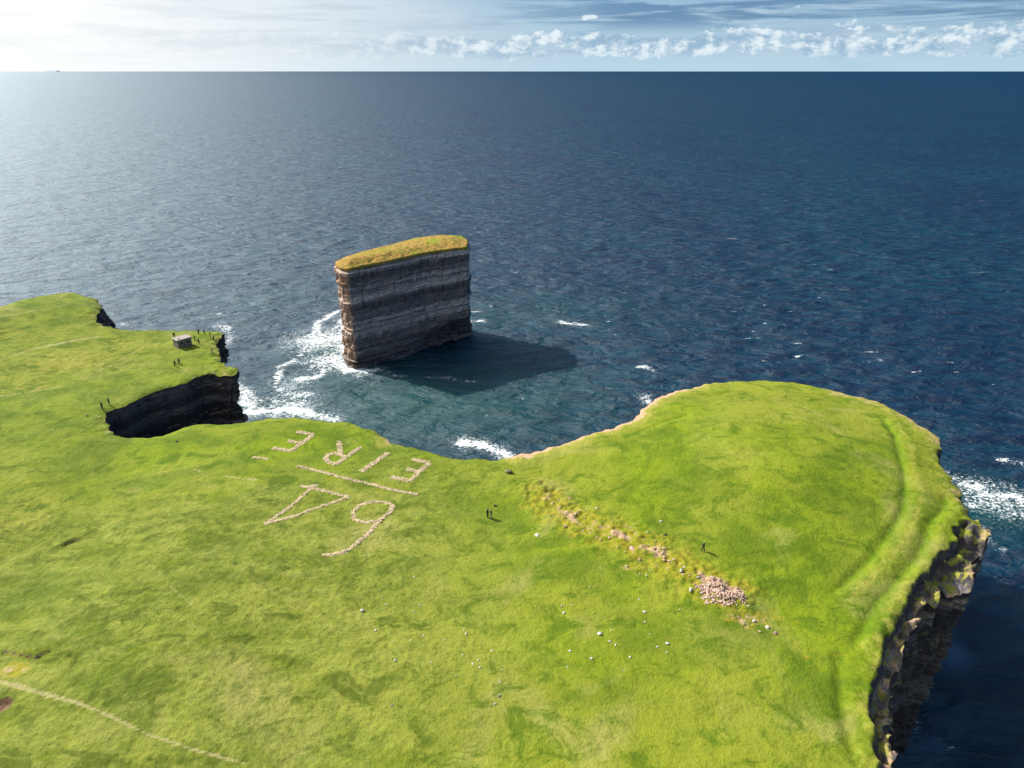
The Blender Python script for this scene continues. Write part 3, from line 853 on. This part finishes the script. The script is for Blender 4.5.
for (x, y, s) in ((610, 641.5, .6), (615.5, 645, .5), (570, 651, .6), (591.5, 659, .65), (630, 657.5, .5), (657.5, 647, .45), (667, 652.5, .4), (562, 606, .5), (564, 613, .6), (571, 605, .35),
                  (639, 599.5, .4), (645, 622, .45), (611, 630, .3), (600, 568, .3), (680, 610, .4), (590, 587, .3), (567, 667, .3), (623, 671, .25), (650, 634, .3), (604, 618, .25)):
    stone(x, y, s, 'white', 'small pale stone scattered on the grass below the earth bank', 'pale stones scattered below the earth bank')
for (x, y, s) in ((375.5, 630, .5), (420, 605.5, .5), (413.5, 611, .4), (423.5, 635.5, .35), (410.5, 640.5, .4), (466, 634, .5), (395.5, 660.5, .6), (392, 705, .4), (499, 696, .6), (480, 667.5, .5), (473, 664, .45),
                  (478, 660, .35), (431, 662, .4), (492, 650.5, .45), (500, 682.5, .4), (386, 604.5, .4), (382, 598, .35), (464, 630, .35), (393, 641, .3), (445, 640, .25), (463, 655, .3), (495, 704, .4), (414, 577, .35), (380, 590, .25), (456, 676, .25), (502, 670, .3)):
    stone(x, y, s, 'white', 'small pale stone scattered in the grass below the stone sign', 'pale stones scattered below the stone sign')
# stones set in the bank
br = random.Random(19)
bank_px = [(552, 503), (570, 499), (573, 503), (571, 510), (575, 515), (584, 517), (582, 524), (584, 531), (590, 532.5), (593, 530), (596, 538), (600, 541), (609, 537), (587, 508), (592, 507), (597, 509), (561, 507), (631, 528), (633, 553), (627, 526),
           (636, 534), (640, 536), (645, 540), (650, 545), (655, 541), (660, 546), (663, 549), (668, 552), (665, 557), (661, 553), (673, 559), (670, 562), (676, 563), (657, 566), (668, 569), (626, 566), (635, 572), (640, 574), (647, 576), (619, 548),
           (553, 516), (566, 526), (605, 520), (613, 523), (648, 532), (625, 552), (640, 560), (650, 570), (577, 505), (559, 500), (680, 571), (684, 575), (690, 576), (768, 628), (655, 548), (658, 550), (662, 552), (664, 551), (667, 555), (671, 556), (669, 560), (675, 560), (681, 565), (685, 568), (689, 572), (693, 574), (697, 578), (660, 556), (664, 560), (755, 622), (760, 632), (745, 624), (738, 616), (775, 634), (765, 620)]
for (x, y) in bank_px:
    stone(x + br.uniform(-1, 1), y + br.uniform(-1, 1), br.choice([.35, .4, .5, .6, .8]), br.choice(['pink', 'pink', 'pink', 'white']), 'weathered pinkish stone set in the mossy earth bank', 'stones along the mossy earth bank')

# rubble heap at the end of the bank
hp = [onland(x, y) for x, y in ((695, 588), (710, 577), (748, 598), (738, 606), (716, 607))]
hc = np.mean([h[:2] for h in hp], 0)
poly = np.array([h[:2] for h in hp])
def inpoly(x, y):
    c = False; n = len(poly)
    for i in range(n):
        a, b = poly[i], poly[(i + 1) % n]
        if (a[1] > y) != (b[1] > y) and x < (b[0] - a[0]) * (y - a[1]) / (b[1] - a[1]) + a[0]: c = not c
    return c
def heap_h(x, y):
    d = min(np.hypot(*(np.array([x, y]) - (poly[i] + (poly[(i + 1) % 5] - poly[i]) * tt))) for i in range(5) for tt in (0, .25, .5, .75))
    return .16 * min(1, d / 1.6) if inpoly(x, y) else 0.0
lo, hi_ = poly.min(0), poly.max(0)
src = [m_ for m_ in stone_meshes['pink']]
bm = bmesh.new(); cnt = 0
small = bpy.data.meshes.new('tmp')
while cnt < 620:
    x, y = br.uniform(lo[0], hi_[0]), br.uniform(lo[1], hi_[1])
    if not inpoly(x + br.gauss(0, .55), y + br.gauss(0, .55)) or math.sin(x * 2.1) * math.sin(y * 1.7 + 1) > .72: continue
    s = br.choice([.1, .14, .18, .24, .34])
    t_ = Matrix.Translation((x, y, surf(x, y) + heap_h(x, y) * .8 + s * .02)) @ Matrix.Rotation(br.uniform(0, 6.3), 4, 'Z') @ Matrix.Rotation(br.uniform(-.6, .6), 4, 'X') @ Matrix.Diagonal((s, s * .8, s * .8, 1))
    g = bmesh.ops.create_icosphere(bm, subdivisions=1, radius=.6, matrix=t_)
    for v in g['verts']:
        v.co += Vector((br.uniform(-.1, .1), br.uniform(-.1, .1), br.uniform(-.06, .06))) * s
    cnt += 1
me = bpy.data.meshes.new('rubble'); bm.to_mesh(me); bm.free()
rub = link('rubble', me, M_pink)
tag(rub, 'low heap of small pinkish rubble at the end of the earth bank', 'rubble', kind='stuff')
cnt = 0
while cnt < 60:
    x, y = br.uniform(lo[0], hi_[0]), br.uniform(lo[1], hi_[1])
    if not inpoly(x, y): continue
    stone(0, 0, br.uniform(.3, .62), br.choice(['pink', 'pink', 'pink', 'white']), 'angular pinkish stone lying on top of the rubble heap', 'larger stones on the rubble heap', p=np.array([x, y, surf(x, y) + heap_h(x, y)]))
    cnt += 1

# ------------------------------------------------------------------ stone sign: EIRE over 64
def strokes(name, pls, width, label, cat, seed):
    r = random.Random(seed)
    bm = bmesh.new()
    o0 = None
    for pl in pls:
        Pw = [onland(x, y) for x, y in pl]
        for a, b in zip(Pw[:-1], Pw[1:]):
            ln = float(np.linalg.norm(b[:2] - a[:2])); d = (b[:2] - a[:2]) / ln; nrm = np.array([-d[1], d[0]])
            nst = max(2, int(ln * width * 64))
            for _ in range(nst):
                u = r.uniform(0, ln); v = r.uniform(-.5, .5) * width
                if abs(v) > .34 * width and r.random() < .25: continue
                x, y = a[0] + d[0] * u + nrm[0] * v, a[1] + d[1] * u + nrm[1] * v
                s = r.choice([.14, .18, .22, .28, .36])
                z = surf(x, y) + .02 + r.uniform(-.03, .04)
                if o0 is None: o0 = Vector((x, y, z - .05))
                t_ = Matrix.Translation(Vector((x, y, z)) - o0) @ Matrix.Rotation(r.uniform(0, 6.3), 4, 'Z') @ Matrix.Rotation(r.uniform(-.3, .3), 4, 'X') @ Matrix.Diagonal((s, s * .8, s * .24, 1))
                g = bmesh.ops.create_icosphere(bm, subdivisions=1, radius=.6, matrix=t_)
                for w_ in g['verts']:
                    w_.co += Vector((r.uniform(-.1, .1), r.uniform(-.1, .1), r.uniform(-.04, .04))) * s
    me = bpy.data.meshes.new(name); bm.to_mesh(me); bm.free()
    o = link(name, me, M_sign); o.location = o0
    tag(o, label, cat, 'white stone sign laid out on the grass')
    return o


strokes('stone_letter', [[(429, 463.5), (410, 481)], [(430, 463), (412.5, 459.5)], [(420, 472), (406.5, 469.3)], [(410, 481), (390.5, 477)]], .95, 'stone letter E nearest the bay, at the right end of the word', 'stone letter', 1)
strokes('stone_letter', [[(388.5, 453), (361.5, 471.5)]], .95, 'stone letter I, a single straight bar of pale stones', 'stone letter', 2)
strokes('stone_letter', [[(361, 447), (336, 464.5)], [(336, 464.5), (328, 462), (325.5, 459), (327, 455), (334, 453), (346, 456.5)], [(340.5, 454), (339, 441)]], .9, 'stone letter R with a rounded bowl and a short leg', 'stone letter', 3)
strokes('stone_letter', [[(313.5, 434.5), (291, 451)], [(314, 434.5), (296.5, 432)], [(301.5, 443), (288, 441)], [(291, 451), (273, 448)]], .95, 'stone letter E at the left end of the word, near the cliff inlet', 'stone letter', 4)
strokes('stone_line', [[(297.5, 466), (417.5, 495)]], .62, 'long straight line of pale stones between the letters and the numerals', 'stone line', 5)
strokes('stone_dash', [[(253, 457.3), (268.5, 459)]], .6, 'short dash of pale stones left of the stone letters', 'stone dash', 6)
strokes('stone_numeral', [[(265, 524), (315, 485.5)], [(265, 524), (349, 497)], [(349, 497), (300, 486)], [(309, 486.5), (318, 485)]], .62, 'stone numeral 4 drawn as a long pointed triangle', 'stone numeral', 7)
strokes('stone_numeral', [[(322.5, 555), (333, 554.5), (344, 551.5), (355, 545), (369, 532.5), (380, 520), (390, 512.5), (393, 506), (386, 502), (372.5, 501.5), (360, 505), (352.5, 512), (354, 519), (364, 522.5), (377, 521.5)]], .68, 'stone numeral 6 with a round loop and a long curved tail', 'stone numeral', 8)

# ------------------------------------------------------------------ lookout hut
M_conc = simple('weathered_concrete', (.135, .12, .11), .9, .2, 1.2, .03)
M_roof = simple('lichen_grey_roof', (.28, .24, .22), .9, .15, 1.0, .03)
M_hole = simple('dark_opening', (.02, .02, .022), .9)


def box(bm, lo, hi, bev=0.0):
    g = bmesh.ops.create_cube(bm, size=1.0, matrix=Matrix.Translation([(a + b) / 2 for a, b in zip(lo, hi)]) @ Matrix.Diagonal([b - a for a, b in zip(lo, hi)] + [1]))
    if bev:
        es = list({e for v in g['verts'] for e in v.link_edges})
        bmesh.ops.bevel(bm, geom=es, offset=bev, segments=1, affect='EDGES')


def bm_obj(name, bm, mat, parent):
    me = bpy.data.meshes.new(name); bm.to_mesh(me); bm.free()
    return link(name, me, mat, parent)


hut_p = onland(183.5, 347)
hut = bpy.data.objects.new('lookout_hut', None); COL.objects.link(hut)
hut.location = (hut_p[0] - .5, hut_p[1] + 1.0, hut_p[2] - .15); hut.rotation_euler = (0, 0, math.radians(48))
tag(hut, 'small square grey stone lookout hut with a flat roof on the headland', 'hut')
w2, d2, hh, th = 1.75, 1.35, 2.1, .3
bm = bmesh.new()       # front wall with two openings, side wall with a door, back and the other side plain
def wall_x(y0, y1, opens):
    x = -w2
    for (a, b, z0, z1) in opens + [(w2, w2, 0, 0)]:
        if a > x: box(bm, (x, y0, 0), (a, y1, hh))
        if b > a:
            if z0 > 0: box(bm, (a, y0, 0), (b, y1, z0))
            box(bm, (a, y0, z1), (b, y1, hh))
        x = b
wall_x(-d2, -d2 + th, [(-1.1, -.5, .95, 1.5), (.5, 1.1, .95, 1.5)])
wall_x(d2 - th, d2, [])
for sx_ in (-1, 1):
    a, b = sorted((sx_ * w2, sx_ * (w2 - th)))
    if sx_ > 0:
        box(bm, (a, -d2 + th, 0), (b, -.3, hh)); box(bm, (a, .45, 0), (b, d2 - th, hh)); box(bm, (a, -.3, 1.75), (b, .45, hh))
    else:
        box(bm, (a, -d2 + th, 0), (b, d2 - th, hh))
bm_obj('wall', bm, M_conc, hut)
bm = bmesh.new(); box(bm, (-w2 - .18, -d2 - .18, hh + .003), (w2 + .18, d2 + .18, hh + .28), .04); box(bm, (-w2 + .5, -d2 + .5, hh + .283), (-w2 + .95, -d2 + .95, hh + .48), .03)
bm_obj('roof', bm, M_roof, hut)
bm = bmesh.new(); box(bm, (-w2 + th + .01, -d2 + th + .01, 0), (w2 - th - .01, d2 - th - .01, .1))
bm_obj('floor_slab', bm, M_conc, hut)
for a in (-1.1, .5):
    bm = bmesh.new(); box(bm, (a + .003, -d2 + .12, .955), (a + .597, -d2 + .2, 1.495))
    f = bm_obj('window', bm, M_hole, hut)
    bm = bmesh.new(); box(bm, (a - .06, -d2 - .06, .87), (a + .66, -d2 - .003, .945)); bm_obj('sill', bm, M_roof, f)
bm = bmesh.new(); box(bm, (w2 - .2, -.295, .02), (w2 - .12, .445, 1.745))
bm_obj('door', bm, M_hole, hut)

# ------------------------------------------------------------------ people
def skinned(verts, edges, radii, name, sub=2, flats=None):
    me = bpy.data.meshes.new(name); me.from_pydata(verts, edges, [])
    o = bpy.data.objects.new(name, me); COL.objects.link(o)
    o.modifiers.new('skin', 'SKIN'); sv = me.skin_vertices
    if not sv: 
        bpy.context.view_layer.objects.active = o
    for i, r_ in enumerate(radii):
        me.skin_vertices[0].data[i].radius = r_ if isinstance(r_, tuple) else (r_, r_)
        me.skin_vertices[0].data[i].use_root = (i == 0)
    s = o.modifiers.new('sub', 'SUBSURF'); s.levels = sub; s.render_levels = sub
    dg = bpy.context.evaluated_depsgraph_get(); dg.update()
    out = bpy.data.meshes.new_from_object(o.evaluated_get(dg)); out.name = name
    bpy.data.objects.remove(o); out.polygons.foreach_set('use_smooth', [True] * len(out.polygons))
    return out


def person_meshes(pose):
    if pose == 'sit':
        hip = (0, 0, .16)
        chest, neck, headb, head, top = (0, .10, .48), (0, .10, .64), (0, .07, .70), (0, .05, .78), (0, .06, .88)
        legs = {s: [(s * .10, 0, .15), (s * .13, -.42, .42), (s * .12, -.66, .08), (s * .12, -.80, .05)] for s in (-1, 1)}
        arms = {s: [(s * .19, .10, .58), (s * .25, -.05, .36), (s * .14, -.30, .38), (s * .08, -.38, .40)] for s in (-1, 1)}
    else:
        hip = (0, 0, .95)
        chest, neck, headb, head, top = (0, .0, 1.28), (0, 0, 1.47), (0, -.01, 1.54), (0, -.02, 1.63), (0, 0, 1.74)
        st = .22 if pose == 'walk' else .02
        legs = {s: [(s * .09, 0, .90), (s * .10, -s * st * .6 - .02, .50), (s * .11, -s * st * .9 + .02, .09), (s * .12, -s * st * .9 - .14, .05)] for s in (-1, 1)}
        if pose == 'camera':
            arms = {s: [(s * .19, 0, 1.41), (s * .27, -.06, 1.17), (s * .12, -.26, 1.40), (s * .07, -.29, 1.50)] for s in (-1, 1)}
        else:
            arms = {s: [(s * .19, 0, 1.41), (s * .25, .02 + s * st * .5, 1.14), (s * .26, -.06 + s * st * .9, .88), (s * .25, -.08 + s * st * .9, .76)] for s in (-1, 1)}
    mid = tuple((a + b) / 2 for a, b in zip(hip, chest))
    V = [hip, mid, chest, neck, headb, head, top]; E = [(0, 1), (1, 2), (2, 3), (3, 4), (4, 5), (5, 6)]
    Rr = [(.145, .105), (.125, .095), (.155, .105), (.058, .058), (.072, .085), (.082, .10), (.06, .07)]
    for s in (-1, 1):
        b = len(V); V += arms[s]; E += [(2, b), (b, b + 1), (b + 1, b + 2), (b + 2, b + 3)]; Rr += [.06, .045, .035, .04]
        b = len(V); V += legs[s]; E += [(0, b), (b, b + 1), (b + 1, b + 2), (b + 2, b + 3)]; Rr += [.085, .06, .042, .04]
    bd = skinned(V, E, Rr, 'person')
    # face: nose, brow and ears pulled out of the head
    hv = Vector(head)
    bm = bmesh.new(); bm.from_mesh(bd)
    for pos, rad in (((0, -.095, -.01), .018), ((-.083, 0, 0), .02), ((.083, 0, 0), .02)):
        bmesh.ops.create_icosphere(bm, subdivisions=1, radius=rad, matrix=Matrix.Translation(hv + Vector(pos)) @ Matrix.Diagonal((1, 1, 1.5, 1)))
    bm.to_mesh(bd); bm.free()
    V, E, Rr = [hip, mid, chest, tuple(np.array(neck) - np.array((0, 0, .05)))], [(0, 1), (1, 2), (2, 3)], [(.17, .13), (.155, .125), (.185, .135), (.07, .07)]
    for s in (-1, 1):
        b = len(V); V += arms[s][:3]; E += [(2, b), (b, b + 1), (b + 1, b + 2)]; Rr += [.082, .066, .052]
    jk = skinned(V, E, Rr, 'jacket')
    V, E, Rr = [tuple(np.array(hip) + np.array((0, 0, -.02)))], [], [(.155, .12)]
    for s in (-1, 1):
        b = len(V); V += legs[s][:3]; E += [(0, b), (b, b + 1), (b + 1, b + 2)]; Rr += [.108, .08, .062]
    tr = skinned(V, E, Rr, 'trousers')
    hr = skinned([tuple(hv + Vector((0, .03, .0))), tuple(hv + Vector((0, .03, .07))), tuple(hv + Vector((0, .0, .11)))], [(0, 1), (1, 2)], [(.085, .08), (.09, .1), (.06, .07)], 'hair', 1)
    sh = []
    for s in (-1, 1):
        a, b = Vector(legs[s][2]), Vector(legs[s][3])
        sh.append(skinned([tuple(a + Vector((0, .02, -.03))), tuple(b + Vector((0, -.02, 0)))], [(0, 1)], [(.06, .06), (.055, .05)], 'shoe', 1))
    return dict(body=bd, jacket=jk, trousers=tr, hair=hr, shoe=sh)


PM = {p_: person_meshes(p_) for p_ in ('stand', 'walk', 'camera', 'sit')}
cloth = {k: simple('cloth_' + k, c, .85, .1, 20) for k, c in dict(black=(.015, .015, .018), navy=(.02, .03, .08), grey=(.16, .16, .17), white=(.72, .72, .70), brown=(.12, .07, .04), red=(.30, .03, .03), blue=(.05, .12, .30), pale_hair=(.45, .33, .18), dark_hair=(.03, .02, .015)).items()}
M_skin = simple('skin', (.48, .30, .22), .6, .05, 10)
M_shoe = simple('shoe_leather', (.03, .03, .03), .7)


def person(px, py, pose, jacket, trousers, hair, rz, label, group=None):
    p = onland(px, py)
    pm = PM[pose]
    def inst(name, me, mat, parent=None):
        o = bpy.data.objects.new(name, me); COL.objects.link(o)
        if not me.materials: me.materials.append(M_skin)
        o.material_slots[0].link = 'OBJECT'; o.material_slots[0].material = mat
        if parent: o.parent = parent
        return o
    b = inst('person', pm['body'], M_skin)
    b.location = (p[0], p[1], p[2] - .02); b.rotation_euler = (0, 0, rz)
    inst('jacket', pm['jacket'], cloth[jacket], b); inst('trousers', pm['trousers'], cloth[trousers], b); inst('hair', pm['hair'], cloth[hair], b)
    for s in pm['shoe']:
        inst('shoe', s, M_shoe, b)
    tag(b, label, 'person', group)
    return b


g_pair, g_hut = 'walkers out on the headland', 'visitors around the lookout hut'
person(487.6, 517.5, 'stand', 'black', 'black', 'dark_hair', 1.2, 'person in black, left one of the pair standing right of the stone numerals', g_pair)
person(491.4, 518, 'camera', 'brown', 'grey', 'dark_hair', -1.4, 'person in brown jacket and grey trousers, right one of the pair beside the numerals', g_pair)
person(506.5, 473, 'sit', 'white', 'grey', 'dark_hair', 2.6, 'person in white top sitting on the grass by the pink notch in the bay edge', g_pair)
person(510.5, 473.5, 'sit', 'navy', 'black', 'dark_hair', 2.9, 'person in dark clothes sitting on the grass right of the one in white', g_pair)
person(703, 551.5, 'walk', 'black', 'black', 'pale_hair', -2.0, 'fair-haired person in black walking alone on the right of the earth bank', g_pair)
person(102.5, 409.5, 'stand', 'black', 'navy', 'dark_hair', 1.6, 'person in dark clothes, left one of the pair at the corner of the cliff inlet', g_pair)
person(109.5, 405, 'stand', 'black', 'black', 'dark_hair', 2.4, 'person in black, right one of the pair at the corner of the cliff inlet', g_pair)
person(175.3, 366.5, 'walk', 'black', 'black', 'dark_hair', -.9, 'person in black, left one of the pair on the grass in front of the hut', g_hut)
person(179.5, 364.5, 'walk', 'navy', 'black', 'dark_hair', -.6, 'person in a navy jacket, right one of the pair in front of the hut', g_hut)
person(194.8, 340.3, 'stand', 'black', 'black', 'dark_hair', 1.9, 'person in black standing just right of the hut roof', g_hut)
person(199.2, 344.8, 'walk', 'black', 'navy', 'dark_hair', 1.2, 'person in dark clothes walking nearest the hut shadow on its right', g_hut)
person(198.8, 334.2, 'stand', 'grey', 'black', 'dark_hair', 3.0, 'person in grey, left one of two at the far grass edge behind the hut', g_hut)
person(204.6, 335, 'stand', 'black', 'black', 'dark_hair', 2.5, 'person in black, right one of the two at the far grass edge behind the hut', g_hut)
person(210.5, 338.2, 'camera', 'brown', 'black', 'dark_hair', 2.0, 'person in brown, left one of two at the cliff edge right of the hut', g_hut)
person(214, 340.8, 'stand', 'grey', 'navy', 'dark_hair', 1.5, 'person in grey, right one of two at the cliff edge right of the hut', g_hut)
person(212.6, 354, 'stand', 'blue', 'grey', 'dark_hair', -1.4, 'person in a blue jacket near the rocky tip, below the others by the cliff edge', g_hut)
person(174.6, 338.2, 'stand', 'black', 'black', 'dark_hair', .4, 'person in black standing behind the left corner of the hut', g_hut)

# ------------------------------------------------------------------ light
sd = bpy.data.lights.new('sun', 'SUN'); sd.energy = 4.8; sd.angle = math.radians(.55); sd.color = (1, .95, .87)
so = bpy.data.objects.new('sun', sd); COL.objects.link(so)
so.rotation_euler = Vector(sun_dir).to_track_quat('Z', 'Y').to_euler()

w = bpy.data.worlds.new('World'); scene.world = w
t = NT(w)
sky = t.n('ShaderNodeTexSky', sky_type='NISHITA'); sky.sun_disc = False
sky.sun_elevation = SUN_EL; sky.sun_rotation = SUN_AZ; sky.altitude = 100; sky.air_density = 1.0; sky.dust_density = 1.2; sky.ozone_density = 2.0
g = t.n('ShaderNodeTexCoord').outputs['Generated']
sx = t.n('ShaderNodeSeparateXYZ', ins={0: g})
az = t.math('ARCTAN2', sx.outputs[0], sx.outputs[1]); el = t.math('ARCSINE', sx.outputs[2])
dt = t.n('ShaderNodeVectorMath', operation='DOT_PRODUCT'); t.set(dt.inputs[0], g); dt.inputs[1].default_value = tuple(sun_dir)
dv = dt.outputs['Value']
glow = t.rng(az, .14, -.62)                       # thin bright cloud lies towards the sun
STR = .1
def emis(c, k): return tuple(q * k for q in c)
base = t.mix(1.0, sky.outputs[0], (STR,) * 3, 'MULTIPLY')
base = t.mix(t.math('MULTIPLY', t.rng(el, .5, .02), .85), base, t.mix(glow, t.mix(t.rng(el, .0, .12), (.29, .42, .52), (.12, .25, .41)), (.58, .60, .61)))
uv = t.n('ShaderNodeCombineXYZ', ins={0: az, 1: el, 2: 0.0}).outputs[0]
base = t.mix(t.math('MULTIPLY', t.math('MULTIPLY', t.rng(el, .08, .35), t.rng(az, -.55, .15)), t.math('MULTIPLY', t.rng(az, 2.4, 1.7), .94)), base, (.012, .070, .20))  # unseen upper sky on the right deepened so the sea reflects darker
# high thin streaks
st = t.noise(t.mapping(uv, (2.2, 26, 1), loc=(3.1, 1.7, 0)), 2.0, 6, .6, .6)
stk = t.noise(t.mapping(uv, (5, 60, 1), loc=(9.1, 4.7, 0)), 1.6, 5, .62, .4)
cov = t.rng(t.math('ADD', st, t.math('MULTIPLY', glow, .32)), .44, .64)
lowfade = t.rng(el, .5, .12)
cov = t.math('MULTIPLY', cov, t.math('MAXIMUM', t.math('MAXIMUM', t.rng(el, .22, .08, .05, 1), t.rng(az, -.25, -.9)), t.rng(az, 1.8, 2.4)))  # unseen cloud added behind the camera as fill for the stack face
veil = t.mix(glow, (.30, .40, .49), (.66, .67, .67))
veil = t.mix(t.rng(stk, .42, .66, 0, .6), veil, t.mix(glow, (.17, .27, .38), (.53, .56, .58)))
skyc = t.mix(t.math('MULTIPLY', cov, .9), base, veil)
# bright aureole added round the unseen sun, to strengthen the glare on the sea
aur = t.math('POWER', t.math('MAXIMUM', dv, 0.0), 14.0)
skyc = t.mix(1.0, skyc, t.mix(t.math('MINIMUM', aur, 1.0), (0, 0, 0), (2.4, 2.3, 2.2)), 'ADD')
# slate stratus bank near the top right
sb = t.noise(t.mapping(uv, (3.0, 42, 1), loc=(1.3, 8.7, 0)), 1.4, 6, .6, .5)
sbf = t.math('MULTIPLY', t.rng(sb, .42, .54), t.math('MULTIPLY', t.rng(el, .038, .060), t.rng(el, .16, .085)))
sbf = t.math('MULTIPLY', sbf, t.rng(az, -.12, .18))
skyc = t.mix(t.math('MULTIPLY', sbf, .88), skyc, (.085, .175, .29))
# cumulus row above the horizon
cu = t.noise(t.mapping(uv, (30, 46, 1), loc=(5.5, .4, 0)), 1.0, 8, .68, .0)
cuL = t.noise(t.mapping(uv, (30, 46, 1), loc=(5.5 + .22, .4 - .3, 0)), 1.0, 8, .68, .0)
big = t.noise(t.mapping(uv, (7, 40, 1), loc=(2.2, 7.7, 0)), 1.0, 3, .5)
band = t.math('MULTIPLY', t.rng(el, .008, .020), t.rng(el, .056, .034))
th = t.math('ADD', t.math('ADD', cu, t.math('MULTIPLY', band, .27)), t.math('MULTIPLY', t.math('SUBTRACT', big, .5), .85))
cuf = t.math('MULTIPLY', t.rng(th, .66, .74), t.rng(az, -.32, .02, .25, 1))
lit = t.rng(t.math('SUBTRACT', cu, cuL), -.10, .14)
cuc = t.mix(lit, t.mix(glow, (.20, .31, .42), (.53, .56, .58)), t.mix(glow, (.55, .61, .64), (.62, .64, .64)))
skyc = t.mix(t.math('MULTIPLY', cuf, .85), skyc, cuc)
# pale band of moist air on the horizon
hzn = t.rng(el, .030, .0)
skyc = t.mix(t.math('MULTIPLY', hzn, .65), skyc, t.mix(glow, (.33, .46, .55), (.66, .67, .67)))
bg = t.n('ShaderNodeBackground'); t.set(bg.inputs['Color'], skyc); bg.inputs['Strength'].default_value = 0.9
t.out(bg.outputs[0], 'ShaderNodeOutputWorld')

vs = scene.view_settings
vs.view_transform = 'Standard'; vs.look = 'None'; vs.gamma = 1; vs.exposure = 0.77; vs.use_curve_mapping = False
